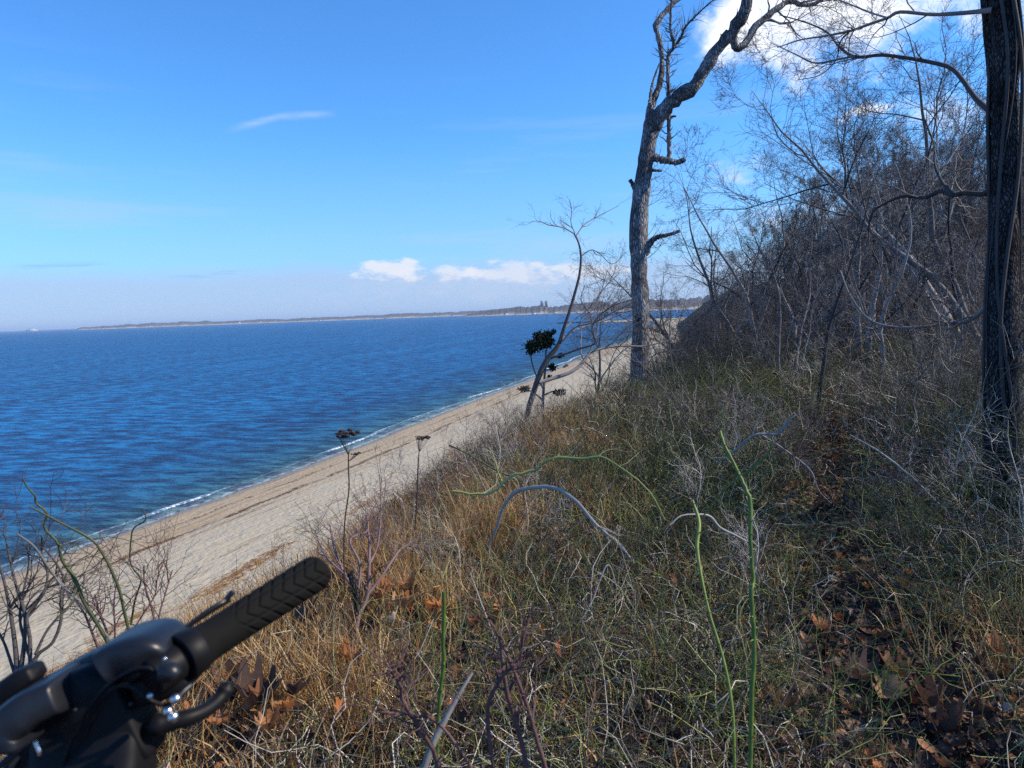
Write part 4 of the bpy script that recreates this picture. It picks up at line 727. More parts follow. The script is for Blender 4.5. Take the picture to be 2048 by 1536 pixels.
# extra foreground green canes, random but individual
for i in range(16):
    X = rng.uniform(1050, 1900); Yb = rng.uniform(1380, 1640); p = hit(min(X, 2040), min(Yb, 1530)); X0, Y0, d = proj(p)
    pts_ = [p]; dr_ = np.array([rng.normal()*.35, rng.normal()*.35, 1.]); H = rng.uniform(.3, .65)
    for k in range(8): dr_ = dr_+rng.normal(size=3)*.22-[0, 0, .10]; dr_ /= np.linalg.norm(dr_); pts_.append(pts_[-1]+dr_*H/8)
    A = resample(np.array(pts_), 20); loc = A[0]; e = empty('briar_cane', tuple(loc), 'short thin green briar cane among the stems of the right foreground', 'cane', 'short green canes in the foreground'); g = Geo(); rr_ = rng.uniform(.0016, .0028)
    g.tubes((A-loc)[None], np.linspace(1, .5, 20)[None]*rr_, 6, T=rng.uniform(.35, .9)); c = grow(A[None]-loc, np.full((1, 20), rr_), 7, .1, 1, (35, 75), k=5, wob=.3, rr=.55, rmin=.0008, lens=(.03, .22)); g.build('stem', MAT['cane'], e); g = Geo(); g.tubes(c[0], c[1], 4, T=.7); g.build('crown', MAT['cane'], e)
# left shrub and rose canes over the beach
sub3 = [dict(n=9, t0=.3, t1=1, k=6, wob=.25, rr=.6, rmin=.0010, lens=(.08, .26), ang=(25, 60), up=.05), dict(n=4, t0=.2, t1=1, k=4, wob=.28, rr=.65, rmin=.0008, lens=(.025, .09), ang=(30, 65))]
stemthing('bare_shrub', 'grey branching shrub at the left edge in front of the sand', 'shrub',
 [[(35, 1350, 11), (30, 1290, 9), (20, 1220, 7), (5, 1150, 5), (-15, 1090, 4), (-20, 1060, 3)], [(40, 1350, 10), (48, 1290, 8), (50, 1230, 7), (32, 1170, 5), (18, 1110, 4), (10, 1070, 3)], [(62, 1345, 10), (75, 1310, 8), (105, 1285, 6), (122, 1240, 6), (122, 1190, 5), (125, 1150, 4), (100, 1110, 4), (80, 1090, 3)],
  [(60, 1345, 8), (60, 1280, 7), (55, 1230, 6), (85, 1190, 5), (95, 1150, 4), (84, 1110, 4), (84, 1070, 3)], [(66, 1330, 7), (52, 1290, 6), (40, 1240, 5), (45, 1190, 4), (58, 1130, 3), (54, 1090, 3)], [(30, 1350, 6), (10, 1290, 5), (-10, 1250, 4), (-30, 1200, 3)], [(70, 1310, 6), (95, 1260, 5), (130, 1220, 4), (160, 1190, 3), (170, 1150, 2)]],
 1.75, 1.85, 'wood', tint=.1, sub=sub3)
stemthing('rose_cane', 'dark green bending cane crossing the water at the far left', 'cane', [[(45, 957, 3), (55, 975, 3), (70, 992, 4), (72, 1006, 4), (94, 1027, 4), (88, 1055, 4), (115, 1085, 5), (124, 1120, 6), (150, 1158, 7), (166, 1200, 7), (190, 1240, 7), (215, 1285, 7), (230, 1330, 6)]], 1.6, 1.7, 'darkcane', tint=.6, thorns=14, sub=[dict(n=10, t0=.3, t1=1, k=5, wob=.25, rr=.5, rmin=.001, lens=(.05, .16), ang=(30, 65)), dict(n=3, t0=.2, t1=1, k=3, wob=.28, rr=.65, rmin=.0008, lens=(.02, .05), ang=(30, 65))])
stemthing('rose_cane', 'dark green arching cane right of the bending one at far left', 'cane', [[(60, 1013, 3), (92, 1030, 4), (130, 1050, 4), (165, 1068, 5), (190, 1085, 5), (208, 1112, 5), (225, 1145, 6), (240, 1185, 6), (250, 1230, 6), (262, 1280, 6)]], 1.6, 1.7, 'darkcane', tint=.75, thorns=14, sub=[dict(n=9, t0=.35, t1=1, k=5, wob=.25, rr=.45, rmin=.001, lens=(.04, .14), ang=(30, 65))])
stemthing('rose_cane', 'thin grey cane reaching left above the leftmost shrub', 'cane', [[(35, 1068, 3), (65, 1090, 4), (82, 1112, 4), (100, 1140, 5), (125, 1170, 5), (160, 1205, 5), (185, 1235, 5), (220, 1280, 5)]], 1.65, 1.75, 'wood', tint=.5, sub=[dict(n=9, t0=.1, t1=1, k=5, wob=.25, rr=.45, rmin=.001, lens=(.04, .14), ang=(30, 65))])
stemthing('rose_cane', 'thin dark curving cane before the wave edge, left of the bike grip', 'cane', [[(286, 1017, 2), (291, 1040, 3), (268, 1056, 3), (262, 1080, 3), (260, 1120, 3), (268, 1140, 3), (282, 1160, 3), (270, 1200, 4), (262, 1250, 4)]], 2.2, 2.2, 'darkcane', tint=.4)
stemthing('bare_shrub', 'reddish twiggy shrub behind the handlebar housing', 'shrub', [[(215, 1340, 6), (190, 1280, 5), (170, 1230, 4), (150, 1200, 3)], [(220, 1340, 6), (215, 1270, 5), (200, 1230, 4), (190, 1190, 3)], [(225, 1330, 5), (230, 1270, 4), (228, 1210, 3), (232, 1170, 2)], [(240, 1330, 5), (262, 1270, 4), (285, 1230, 3), (310, 1190, 3), (312, 1160, 2)], [(300, 1300, 4), (308, 1240, 4), (290, 1170, 3), (288, 1130, 2)], [(330, 1300, 4), (318, 1240, 3), (330, 1190, 3), (345, 1140, 2)]], 2.1, 2.2, 'purple', tint=.35, sub=sub3)
stemthing('bare_shrub', 'forked shrub with pale bark growing beyond the end of the grip', 'shrub', [[(712, 1300, 9), (716, 1240, 8), (735, 1190, 8), (738, 1130, 7), (738, 1080, 5), (732, 1030, 3)], [(716, 1240, 7), (715, 1190, 7), (690, 1150, 6), (670, 1100, 5), (660, 1050, 3)], [(735, 1190, 6), (765, 1150, 5), (785, 1120, 5), (800, 1100, 4), (830, 1080, 2)], [(715, 1190, 5), (720, 1130, 5), (700, 1080, 4), (735, 1060, 3), (730, 1010, 2)], [(738, 1130, 4), (755, 1090, 4), (762, 1020, 3), (760, 960, 2)], [(690, 1150, 4), (650, 1110, 4), (630, 1060, 3)]], 2.9, 3.1, 'purple', tint=.75, m=7, sub=[dict(n=7, t0=.3, t1=1, k=5, wob=.22, rr=.5, rmin=.0012, lens=(.07, .25), ang=(25, 55), up=.06), dict(n=4, t0=.2, t1=1, k=4, wob=.25, rr=.6, rmin=.001, lens=(.03, .1), ang=(30, 65))])
stemthing('bare_shrub', 'out-of-focus purplish shrub rising from the bottom edge at the middle', 'shrub', [[(1060, 1640, 12), (1050, 1520, 11), (1030, 1440, 10), (1015, 1390, 9), (1005, 1330, 7), (1000, 1270, 5)], [(1015, 1390, 8), (1035, 1340, 7), (1045, 1280, 6), (1050, 1230, 4)], [(1000, 1640, 10), (985, 1520, 9), (975, 1420, 9), (1000, 1360, 8), (1030, 1330, 5)], [(900, 1620, 11), (870, 1510, 10), (835, 1450, 9), (805, 1400, 8), (800, 1370, 6), (775, 1330, 4)], [(1120, 1620, 10), (1080, 1500, 9), (1050, 1400, 8), (1010, 1300, 6), (980, 1240, 4)], [(805, 1410, 6), (800, 1370, 5), (805, 1320, 4)], [(960, 1560, 7), (880, 1450, 6), (820, 1430, 5), (760, 1425, 4)]], 1.05, .98, 'purple', tint=.45, m=8, kink=.1, sub=[dict(n=9, t0=.3, t1=1, k=5, wob=.22, rr=.55, rmin=.0013, lens=(.03, .10), ang=(25, 55)), dict(n=2, t0=.2, t1=1, k=4, wob=.25, rr=.7, rmin=.001, lens=(.008, .025), ang=(30, 65))])
stemthing('dead_stick', 'blurred blue-grey stick slanting across the bottom edge beside the cut cane', 'stick', [[(945, 1345, 5), (920, 1385, 9), (890, 1440, 12), (865, 1490, 14), (840, 1560, 15)]], 1.15, 1.1, 'pale', tint=.25)
for i in range(14):    # slender crest shrubs against the sand
    X = [345, 410, 450, 520, 580, 640, 690, 780, 835, 880, 930, 985, 1010, 560][i]; Yb = [1260, 1230, 1215, 1160, 1130, 1100, 1080, 1010, 985, 960, 950, 930, 905, 1200][i]; p = hit(X, Yb+12)
    e = make_shrub(rng.uniform(.35, .75), int(rng.integers(3, 6)), i, 'purple' if i % 3 else 'darkcane', (5, 4, 2), wob=.2, rt=.0014, spreadx=.35, r=.0032, name='bare_shrub', label='wispy red-brown shrub on the crest, its thin twigs standing against the sand'); e['group'] = 'wispy shrubs along the crest'; e.location = tuple(p)
# seed-head plants
def seedplant(label, stem, heads, d):
    q_ = pixline(stem, d, d, 24); loc = q_[0][-1]; e = empty('seed_head_plant', tuple(loc), label, 'plant'); g = Geo(); g.tubes((q_[0]-loc)[None], q_[1][None], 5, T=.6); g.build('stem', MAT['seed'], e)
    for (X, Y, w, j) in heads:
        c = P3(X, Y, d); r = w*.5*d/f_px; root = q_[0][j]; g = Geo()
        n = 16; a = rng.uniform(0, 6.28, n); rad = r*np.sqrt(rng.random(n)); tip = c+np.stack([np.cos(a)*rad, np.sin(a)*rad, rng.normal(size=n)*r*.10], -1)
        mid = root*.45+tip*.55; mid[:, 2] -= r*.1
        g.tubes(np.stack([np.repeat(root[None], n, 0), mid, tip], 1)-loc, np.full((n, 3), .0004), 3, T=.6)
        for t in tip:
            V, Q = sphere(t-loc+[0, 0, .001], r*.26, 7, 5); V = loc*0+V; V[:, 2] = (V[:, 2]-(t-loc)[2])*.5+(t-loc)[2]; g.add(V+rng.normal(size=V.shape)*r*.03, Q, .25)
        g.build('seed_head', MAT['seed'], e)
seedplant('tall dead flower stalk with flat dark seed heads against the water edge', [(697, 905, 2), (697, 935, 3), (698, 980, 3), (690, 1040, 3), (688, 1110, 3), (690, 1180, 3)], [(693, 868, 44, 1), (678, 866, 16, 1), (712, 908, 18, 3)], 2.6)
seedplant('shorter dead flower stalk with small seed heads over the sand', [(838, 905, 2), (836, 940, 3), (834, 1000, 3), (830, 1060, 3)], [(846, 876, 26, 0), (835, 873, 10, 0)], 3.4)
# small evergreen behind the leaning tree
e = empty('juniper', tuple(P3(1085, 850, 11)), 'small dark evergreen behind the leaning tree, its tufts against the sea', 'tree'); loc = P3(1085, 850, 11)
jl = stack([pixline(l, 11, 11, 14) for l in ([(1085, 860, 7), (1086, 800, 6), (1090, 740, 5), (1092, 700, 4)], [(1088, 780, 4), (1070, 745, 3), (1062, 710, 3), (1075, 690, 2)], [(1088, 790, 4), (1110, 782, 3), (1125, 788, 2), (1130, 790, 1)], [(1086, 800, 4), (1066, 785, 3), (1050, 778, 2), (1040, 777, 1)], [(1090, 740, 3), (1108, 738, 3), (1112, 732, 2), (1115, 730, 1)])])
g = Geo(); g.tubes(jl[0]-loc, jl[1], 6, T=.5); g.build('trunk', MAT['wood'], e)
g = Geo()
for (X, Y, w, h_, n) in [(1086, 680, 36, 30, 520), (1070, 692, 34, 22, 420), (1097, 672, 18, 16, 170), (1064, 700, 18, 10, 120), (1105, 735, 16, 12, 120), (1048, 778, 22, 10, 130), (1118, 785, 26, 9, 150), (1100, 756, 9, 8, 50), (1120, 712, 12, 10, 60), (1078, 672, 20, 12, 170), (1058, 690, 14, 12, 110), (1102, 684, 14, 12, 110), (1094, 692, 16, 10, 110), (1060, 706, 14, 8, 60), (1108, 664, 8, 8, 40)]:
    c = P3(X, Y, 11)-loc; k_ = 11/f_px; dirs = rng.normal(size=(n, 3)); dirs /= np.linalg.norm(dirs, axis=1, keepdims=True); rad = .85*rng.random(n)**.4*(1+.3*rng.normal(size=n))
    o_ = c+(dirs*rad[:, None])*np.array([w*.5*k_*1.1, w*.5*k_*1.1, h_*.5*k_*1.1]); d2 = dirs*.7+rng.normal(size=(n, 3))*.5; d2[:, 2] += .3; d2 /= np.linalg.norm(d2, axis=1, keepdims=True)
    P = np.stack([o_, o_+d2*.012, o_+d2*.026, o_+d2*.038], 1); g.tubes(P, np.array([[.004, .0085, .006, .001]]), 4, T=np.clip(.5+.25*rng.normal(size=n), 0, 1))
g.build('foliage', MAT['juniper'], e)
m = bpy.data.materials.new('air'); m.use_nodes = True; nt = m.node_tree; nt.nodes.remove(nt.nodes['Principled BSDF']); pv = nt.nodes.new('ShaderNodeVolumePrincipled'); pv.inputs['Color'].default_value = (.62, .78, 1, 1); pv.inputs['Density'].default_value = 5.5e-5; pv.inputs['Anisotropy'].default_value = .0
nt.links.new(pv.outputs[0], nt.nodes['Material Output'].inputs['Volume'])
g = Geo(); boxg(g, (0, 0, 56), (84000, 84000, 130)); tag(g.build('haze', m, smooth=False), 'thin bluish air over the water that pales the far coast', 'haze', kind='stuff')
# ------------------------------------------------------------------ bicycle (only the right end of its handlebar is in view)
cB = P3(200, 1400, 0.516); e = empty('bicycle', (float(cB[0]), float(cB[1]), float(ground(cB[0], cB[1]))), 'black bicycle in the lower left corner, showing its right grip and brake lever', 'bicycle'); O = np.array(e.location)
def bp_(name, g, mat, par=e): return g.build(name, MAT[mat], par)
G0 = P3(386, 1302, .52); G1 = P3(648, 1136, .625); ax = G1-G0; Lg = np.linalg.norm(ax); ax /= Lg
upv = UU-ax*(UU@ax); upv /= np.linalg.norm(upv); sv = np.cross(ax, upv)       # sv points away from or to the lens
if sv@F > 0: sv = -sv
# rubber grip with raised chevrons
NS, NA = 260, 150; s = np.linspace(0, 1, NS); a = np.arange(NA)/NA*2*np.pi; S2, A2 = np.meshgrid(s, a, indexing='ij')
rb = .0146+.0014*np.exp(-((S2-.02)/.05)**2)+.0008*sstep(.25, .9, S2)
end = np.clip((S2-.90)/.10, 0, 1); rb = rb*np.sqrt(np.clip(1-end**2.4*.999, 0.0004, 1))
fa = np.radians(52); dA = np.angle(np.exp(1j*(A2-fa))); arc = np.abs(dA)*.0165; sm = S2*Lg
ph = (sm-arc*.85)/.0115; tri = np.abs((ph % 1)-.5)*2; groove = 1-sstep(.10, .34, np.minimum(tri, 1))
gap = 1-sstep(.0008, .0018, np.abs(arc-.0085)); inb = sstep(.23, .26, S2-arc*9*.35)*sstep(1.0, .9, S2)*sstep(.0235, .021, arc)
r_ = rb-(.0013*np.maximum(groove, gap*.9)*inb)+.0006*inb
V = G0+ax*sm[..., None]+(upv*np.cos(A2)[..., None]+sv*np.sin(A2)[..., None])*r_[..., None]-O
g = Geo(); i = np.arange(NS-1)[:, None]*NA+np.arange(NA)[None]; j = np.arange(NS-1)[:, None]*NA+(np.arange(NA)+1)[None] % NA
g.add(V.reshape(-1, 3), np.stack([i, j, j+NA, i+NA], -1).reshape(-1, 4), .5); grip = bp_('grip', g, 'rubber')
def axis_tube(name, s0, s1, prof, mat, m=40, base=None, off=(0, 0)):
    r_c = max(prof); prof = [.90*r_c, .97*r_c, r_c, r_c, r_c, .97*r_c, .90*r_c]; t = s0+(s1-s0)*np.array([0, .02, .08, .5, .92, .98, 1]); c = G0+ax*t[:, None]+upv*off[0]+sv*off[1]-O; g = Geo(); g.tubes(c[None], np.array(prof)[None], m, T=.5, cap=True); return bp_(name, g, mat)
axis_tube('grip_collar', -.010, .004, [.0145, .0168, .0175, .0175, .017, .0155], 'black')
axis_tube('shifter_clamp', -.034, -.012, [.0135], 'black')
axis_tube('handlebar', -.035, .02, [.0111]*6, 'black')
def blob_tube(name, pts, mat, par=e, m=24, K=30, flat=None):
    c, r = pixline([p if len(p) < 4 else (*p[:3], p[3]*1.2) for p in pts], .516, .516, K); c = c-O; r = r.copy()
    g = Geo(); 
    k = np.linspace(0, 1, K); cap = np.minimum(1, np.sqrt(np.clip(np.minimum(k, 1-k)/.10, .0, 1))*.98+.02); g.tubes(c[None], (r*cap)[None], m, T=.5, cap=True)
    return bp_(name, g, mat, par)
# brake lever assembly
blob_tube('brake_lever', [(290, 1455, 56, .42), (330, 1446, 40, .425), (375, 1436, 32, .43), (412, 1420, 30, .44), (438, 1398, 29, .45), (452, 1378, 32, .455), (459, 1367, 24, .455)], 'black')
pass
blob_tube('lever_pivot', [(318, 1345, 34, .40), (340, 1345, 40, .40), (352, 1358, 30, .40)], 'gloss')
for (X, Y, w, nm) in ((351, 1398, 21, 'bolt'), (336, 1422, 20, 'bolt'), (346, 1434, 22, 'bolt')):
    g = Geo(); V, Q = sphere(P3(X, Y, 0.478)-O, w*.5*.478/f_px, 20, 14); V += (rng.normal(size=3)*0); g.add(V, Q, .5); b_ = bp_(nm, g, 'steel')
blob_tube('cable_adjuster', [(352, 1400, 12, .40), (368, 1382, 14, .405), (385, 1368, 12, .41)], 'gloss')
for pts_c in ([(352, 1402, 9, .41), (330, 1410, 9, .405), (300, 1400, 9, .40), (268, 1376, 9, .40), (240, 1372, 9, .402), (205, 1400, 9, .405), (180, 1450, 9, .41), (160, 1540, 9, .41), (150, 1640, 9, .41)], [(318, 1350, 8, .40), (296, 1336, 8, .398), (262, 1342, 8, .398), (215, 1372, 8, .40), (170, 1430, 8, .402), (130, 1520, 8, .405), (110, 1640, 8, .41)]):
    blob_tube('cable', pts_c, 'black', m=12, K=50)
for (X, Y, w) in ((300, 1392, 12), (262, 1408, 9), (330, 1318, 9), (150, 1420, 8)):
    g = Geo(); V, Q = sphere(P3(X, Y, .478)-O, w*.5*.478/f_px, 16, 10); g.add(V, Q, .5); bp_('bolt', g, 'steel' if X > 299 else 'gloss')
# thumb lever: a thin curved plate standing above the grip
lp, lr = pixline([(338, 1292, 8), (352, 1272, 14), (380, 1246, 20), (412, 1222, 24), (440, 1205, 24), (458, 1196, 20)], .534, .57, 24)
dn = -UU*.55+F*.6; g = Geo(); V = np.stack([lp, lp+dn*(lr*2.0)[:, None], lp+dn*(lr*2.0)[:, None]+RR*.0012+UU*.001-F*.003, lp+RR*.0012+UU*.0015-F*.003], 1)-O; i = np.arange(23)[:, None]*4+np.arange(4)[None]; j = np.arange(23)[:, None]*4+(np.arange(4)+1)[None] % 4
g.add(V.reshape(-1, 3), np.stack([i, j, j+4, i+4], -1).reshape(-1, 4), .5); g.add(V[-1], [[0, 1, 2, 3]]); g.tubes((lp-O)[None], np.full((1, 24), .0011), 8, T=.5); bp_('thumb_lever', g, 'gloss')
blob_tube('lever_tip', [(450, 1200, 10, .472), (462, 1188, 12, .474), (466, 1181, 10, .475)], 'gloss')
# control housing: rounded upper shell along the bar, deep black body underneath
def loft(name, rows, mat, m=28, par=e):
    """rows: X, Y (centre of section), half height px, depth centre, half depth m"""
    K = 46; q = resample(rows, K); g = Geo(); th = np.arange(m)/m*2*np.pi; c_, s_ = np.cos(th), np.sin(th); sq = lambda v: np.sign(v)*np.abs(v)**.45
    k = np.linspace(0, 1, K); cap = np.sqrt(np.clip(np.minimum(k, 1-k)/.05, 0.0008, 1))
    V = []
    for n_, (X, Y, h, d, w) in enumerate(q):
        d = d*1.2; w = w*1.2; C0 = P3(X, Y, d); tn = q[min(n_+1, K-1)][:2]-q[max(n_-1, 0)][:2]; tn /= np.linalg.norm(tn)+1e-9; nr = (RR*tn[1]*1.+UU*tn[0]); nr /= np.linalg.norm(nr)
        V.append(C0+nr*(sq(s_)*h*d/f_px*cap[n_])[:, None]+F*(sq(c_)*w*cap[n_])[:, None])
    V = np.array(V)-O; i = np.arange(K-1)[:, None]*m+np.arange(m)[None]; j = np.arange(K-1)[:, None]*m+(np.arange(m)+1)[None] % m
    g.add(V.reshape(-1, 3), np.stack([i, j, j+m, i+m], -1).reshape(-1, 4), .5)
    for o_ in (0, K-1): g.add(np.vstack([V[o_], V[o_].mean(0)]), np.array([[a_, (a_+1) % m, m] for a_ in range(m)]), .5)
    return bp_(name, g, mat, par)
loft('shell', [(40, 1490, 30, .40, .016), (42, 1440, 38, .405, .020), (80, 1403, 38, .41, .022), (120, 1382, 36, .415, .022), (160, 1365, 34, .42, .022)], 'gloss')
loft('shell', [(232, 1318, 36, .425, .022), (262, 1300, 38, .43, .024), (292, 1290, 36, .43, .024), (322, 1290, 34, .43, .022), (348, 1308, 24, .43, .016)], 'gloss')
loft('display_bracket', [(110, 1385, 34, .437, .012), (160, 1352, 34, .44, .012), (210, 1326, 34, .44, .012), (262, 1298, 34, .44, .012)], 'gloss')
loft('display', [(150, 1455, 92, .425, .014), (190, 1440, 112, .425, .016), (240, 1425, 112, .428, .016), (285, 1405, 92, .43, .014)], 'black')
loft('brake_clamp', [(280, 1380, 26, .43, .012), (325, 1362, 31, .43, .014), (365, 1346, 31, .432, .014), (388, 1336, 22, .434, .012)], 'black')
loft('stem', [(190, 1400, 95, .43, .012), (188, 1480, 108, .425, .018), (186, 1560, 108, .42, .022), (184, 1700, 105, .42, .024), (180, 1900, 90, .42, .022)], 'black')
loft('brake_housing', [(60, 1520, 80, .43, .018), (130, 1500, 120, .43, .018), (210, 1490, 110, .43, .018), (255, 1480, 70, .43, .016)], 'black')
loft('thumb_shifter', [(-50, 1412, 20, .42, .008), (-10, 1398, 25, .42, .011), (25, 1376, 25, .42, .011), (55, 1352, 22, .42, .010), (80, 1338, 13, .42, .007)], 'black')
for k in range(2):
    c, r = pixline([(-60, 1590+k*26, 15), (0, 1532+k*22, 15), (40, 1500+k*14, 14), (80, 1490, 12)], .48, .504, 20); g = Geo(); g.tubes((c-O)[None], r[None], 12, T=.5); bp_('brake_hose', g, 'gloss')
blob_tube('cable_end', [(70, 1480, 9, .405), (78, 1500, 9, .404), (80, 1512, 7, .404)], 'steel')
# the rest of the bicycle, below and left of the picture
top_ = P3(185, 1850, 0.516); gz = float(ground(top_[0], top_[1])); fw = -sv.copy(); fw = np.array([-.85, .45, 0]); fw /= np.linalg.norm(fw); dn_ = np.array([0, 0, -1.])
hd0 = top_; hd1 = hd0+dn_*.16+fw*.05; ax0 = hd1+dn_*.34+fw*.16; ax0[2] = gz+.34; lat = np.cross(fw, [0, 0, 1])
def tub(name, pts_, r, mat, m=16, K=16): g = Geo(); q = resample(np.array(pts_), K)-O; g.tubes(q[None], np.full((1, K), r), m, T=.5, cap=True); return bp_(name, g, mat)
tub('head_tube', [hd0, hd1], .022, 'black'); 
for s_i in (-1, 1): tub('fork_leg', [hd1+lat*s_i*.055, (hd1+ax0)/2+lat*s_i*.06, ax0+lat*s_i*.05], .014, 'black')
tub('fork_crown', [hd1-lat*.062, hd1+lat*.062], .018, 'black')
bb = hd1-fw*.62+dn_*.42; bb[2] = gz+.30; seat_t = hd0-fw*.62; seat_t[2] = gz+.78; ax1 = bb-fw*.42; ax1[2] = gz+.34
for A_, B_2, r_t in ((hd1, bb, .02), (hd0, seat_t, .017), (bb, seat_t, .016), (bb, ax1, .010), (seat_t, ax1, .009)): tub('frame_tube', [A_, B_2], r_t, 'black')
for c_ in (ax0, ax1):
    th = np.linspace(0, 2*np.pi, 61); ring = c_+fw*(np.cos(th)*.315)[:, None]+np.array([0, 0, 1])*(np.sin(th)*.315)[:, None]
    g = Geo(); g.tubes((ring-O)[None], np.full((1, 61), .024), 12, T=.5); w_ = bp_('wheel', g, 'rubber')
    g = Geo(); ring2 = c_+(ring-c_)*.93; g.tubes((ring2-O)[None], np.full((1, 61), .011), 8, T=.5)
    g.tubes(np.stack([np.stack([c_+lat*.02*(-1)**q_, c_+fw*math.cos(q_*.196)*.29+np.array([0, 0, 1])*math.sin(q_*.196)*.29]) for q_ in range(32)])-O, np.full((32, 2), .001), 4, T=.5); rm = bp_('rim', g, 'steel'); rm.parent = w_
sd0 = seat_t+np.array([0, 0, .16]); tub('seat_post', [seat_t, sd0], .014, 'black')
g = Geo(); V, Q = sphere((0, 0, 0), 1, 20, 12); V = V*[.135, .07, .03]; V[:, 1] *= np.where(V[:, 0] > 0, .45, 1); V = V[:, :1]*fw+V[:, 1:2]*lat+V[:, 2:]*np.array([0, 0, 1]); g.add(V+sd0-O, Q, .5); bp_('saddle', g, 'rubber')
# ------------------------------------------------------------------ sun, sky
SE, SA = R(37), R(77)       # elevation; azimuth from +Y towards +X
sd = Vector((math.sin(SA)*math.cos(SE), math.cos(SA)*math.cos(SE), math.sin(SE)))
sl = bpy.data.lights.new('sun', 'SUN'); sl.energy = 5.; sl.angle = R(.55); sl.color = (1, .87, .68); so = bpy.data.objects.new('sun', sl); COL.objects.link(so); so.rotation_euler = sd.to_track_quat('Z', 'Y').to_euler()
W = bpy.data.worlds.new('World'); sc.world = W; W.use_nodes = True; nt = W.node_tree; N = nt.nodes; L = nt.links; BG = N['Background']
sky = N.new('ShaderNodeTexSky'); sky.sky_type = 'NISHITA'; sky.sun_disc = False; sky.sun_elevation = SE; sky.sun_rotation = SA; sky.altitude = 20; sky.air_density = 1.; sky.dust_density = .25; sky.ozone_density = 3.
hs_ = N.new('ShaderNodeMixRGB'); hs_.blend_type = 'MULTIPLY'; hs_.inputs[0].default_value = 1; hs_.inputs[2].default_value = (.52, 1.08, 1.62, 1); L.new(sky.outputs[0], hs_.inputs[1])
tc = N.new('ShaderNodeTexCoord'); sx = N.new('ShaderNodeSeparateXYZ'); L.new(tc.outputs['Generated'], sx.inputs[0])
dx, dy, dz = sx.outputs
AZ = mth('MULTIPLY', mth('ARCTAN2', dx, dy), 57.29578); EL = mth('MULTIPLY', mth('ARCSINE', dz), 57.29578)
def noise(ax, ay, det=6, off=0., rough=.55):
    c = N.new('ShaderNodeCombineXYZ'); L.new(mth('MULTIPLY', AZ, ax), c.inputs[0]); L.new(mth('MULTIPLY', EL, ay), c.inputs[1]); c.inputs[2].default_value = off
    n = N.new('ShaderNodeTexNoise'); n.inputs['Scale'].default_value = 1; n.inputs['Detail'].default_value = det; n.inputs['Roughness'].default_value = rough; L.new(c.outputs[0], n.inputs[0]); return n.outputs[0]
def sst(v, a, b):
    mr = N.new('ShaderNodeMapRange'); mr.interpolation_type = 'SMOOTHSTEP'; mr.inputs[1].default_value = a; mr.inputs[2].default_value = b; L.new(v, mr.inputs[0]) if not isinstance(v, float) else None
    return mr.outputs[0]
def mul(*a):
    r = a[0]
    for b in a[1:]: r = mth('MULTIPLY', r, b)
    return r
def blob(ca, ce, ra, re):  # 1 at the centre, 0 at the rim of an ellipse
    a = mth('DIVIDE', mth('SUBTRACT', AZ, ca), ra); e = mth('DIVIDE', mth('SUBTRACT', EL, ce), re)
    return mth('SUBTRACT', 1., mth('SQRT', mth('ADD', mth('MULTIPLY', a, a), mth('MULTIPLY', e, e))), clamp=True)
def pa(X): return math.degrees(math.atan((X-1024)/f_px))-14.97
def pe(X, Y): return math.degrees((656.-.0376*X+6-Y)/f_px)
cur = hs_.outputs[0]
def over(fac, col):
    global cur
    m = N.new('ShaderNodeMixRGB'); L.new(fac, m.inputs[0]); L.new(cur, m.inputs[1])
    m.inputs[2].default_value = (*[c*.085/.13 for c in col], 1); cur = m.outputs[0]
# soft overall paling toward the horizon
over(mul(sst(EL, 15., 0.), .55), (3.9, 5.6, 9.4))
# low lilac haze bank with a wavy upper edge
top = mth('ADD', 4.1, mth('MULTIPLY', mth('SUBTRACT', noise(.06, .0, 4, 3.), .5), 2.4))
edge = mth('SUBTRACT', top, EL)
over(mul(sst(edge, -.5, 1.3), .62), (5.0, 6.0, 8.6))
over(mul(sst(noise(.10, 1.1, 4, 8.), .55, .66), sst(mth('ABSOLUTE', mth('SUBTRACT', edge, .1)), .7, .1), .4), (2.9, 4.0, 6.7))
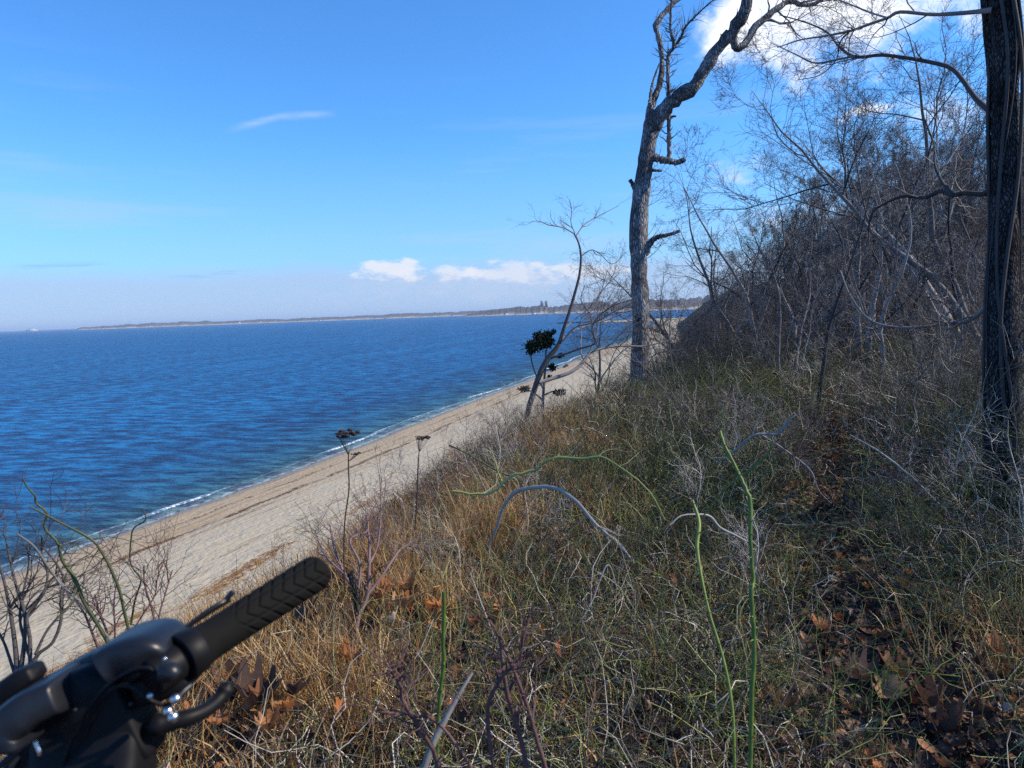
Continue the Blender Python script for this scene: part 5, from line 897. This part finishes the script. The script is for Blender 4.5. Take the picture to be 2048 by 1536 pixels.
# cumulus bank low on the right half
n1 = noise(.55, 1.2, 8, 1.7)
def cum(ca, ce, ra, re, thr, amt, col=(9.2, 9.4, 10.2), n=n1, soft=.16, gain=1.5):
    bl = blob(ca, ce, ra, re); f = mth('ADD', mth('MULTIPLY', bl, gain), mth('MULTIPLY_ADD', n, 3.2, -2.3)); over(mul(sst(bl, .0, .25), sst(f, thr, thr+soft*4.6), amt), col)
cum(pa(980), pe(980, 565), 17, 3.0, -.5, .5, (7.2, 7.6, 9.2), soft=.5)
cum(pa(790), pe(790, 540), 4.4, 1.2, -.3, .85); cum(pa(900), pe(900, 545), 5., 1.1, -.15, .7); cum(pa(1030), pe(1030, 545), 7., 1.5, -.1, .6); cum(pa(1180), pe(1180, 545), 6.5, 1.8, -.1, .6)
# faint cirrus and pinkish veil at left
over(mul(sst(noise(.05, .45, 6, 12.), .52, .75), sst(EL, 22., 8.), .30), (5.6, 7.0, 9.8))
sa = mth('SUBTRACT', EL, mth('ADD', pe(500, 303), mth('MULTIPLY', mth('SUBTRACT', AZ, pa(500)), (pe(690, 265)-pe(500, 303))/(pa(690)-pa(500)))))
over(mul(sst(mth('ABSOLUTE', mth('SUBTRACT', sa, mth('MULTIPLY', blob(pa(600), pe(600, 280), 4.5, 4), .5))), .42, .0), sst(mth('ABSOLUTE', mth('SUBTRACT', AZ, pa(600))), 4.4, 2.), mth('MULTIPLY', noise(.6, 2.4, 6, 5.), .5)), (7.6, 8.8, 10.6))
# bright broken cloud at the upper right
n2 = noise(.20, .26, 9, 4.2, .6)
W2 = (12.5, 12.9, 13.6)
cum(pa(1800), pe(1800, 20), 19, 13.5, -.1, .95, W2, n2, .2, 1.35); cum(pa(1480), pe(1480, 120), 3.0, 3.6, -.7, .9, W2, n2, .2); cum(pa(1590), pe(1590, 110), 5, 5, -.7, .9, W2, n2, .2); cum(pa(1420), pe(1420, 115), 2.2, 2.2, -.2, .7, W2, n2, .25); cum(pa(1720), pe(1720, 120), 6, 5, -.5, .9, W2, n2, .2)
cum(pa(1480), pe(1480, 370), 4.5, 2.2, .05, .75, (9, 9.3, 10.2), n1, .3); cum(pa(1600), pe(1600, 450), 9, 2.4, .0, .8, (9, 9.3, 10.2), n1, .3); cum(pa(1720), pe(1720, 280), 3.2, 1.7, .0, .8, W2, n1, .2); cum(pa(1850), pe(1850, 300), 8, 4, .1, .7, W2, n2, .3)
L.new(cur, BG.inputs[0]); BG.inputs[1].default_value = .126
sc.view_settings.view_transform = 'Standard'; sc.view_settings.look = 'None'; sc.view_settings.exposure = .22; sc.view_settings.gamma = 1
sc.cycles.max_bounces = 6; sc.cycles.transparent_max_bounces = 4
sc.cycles.use_denoising = False
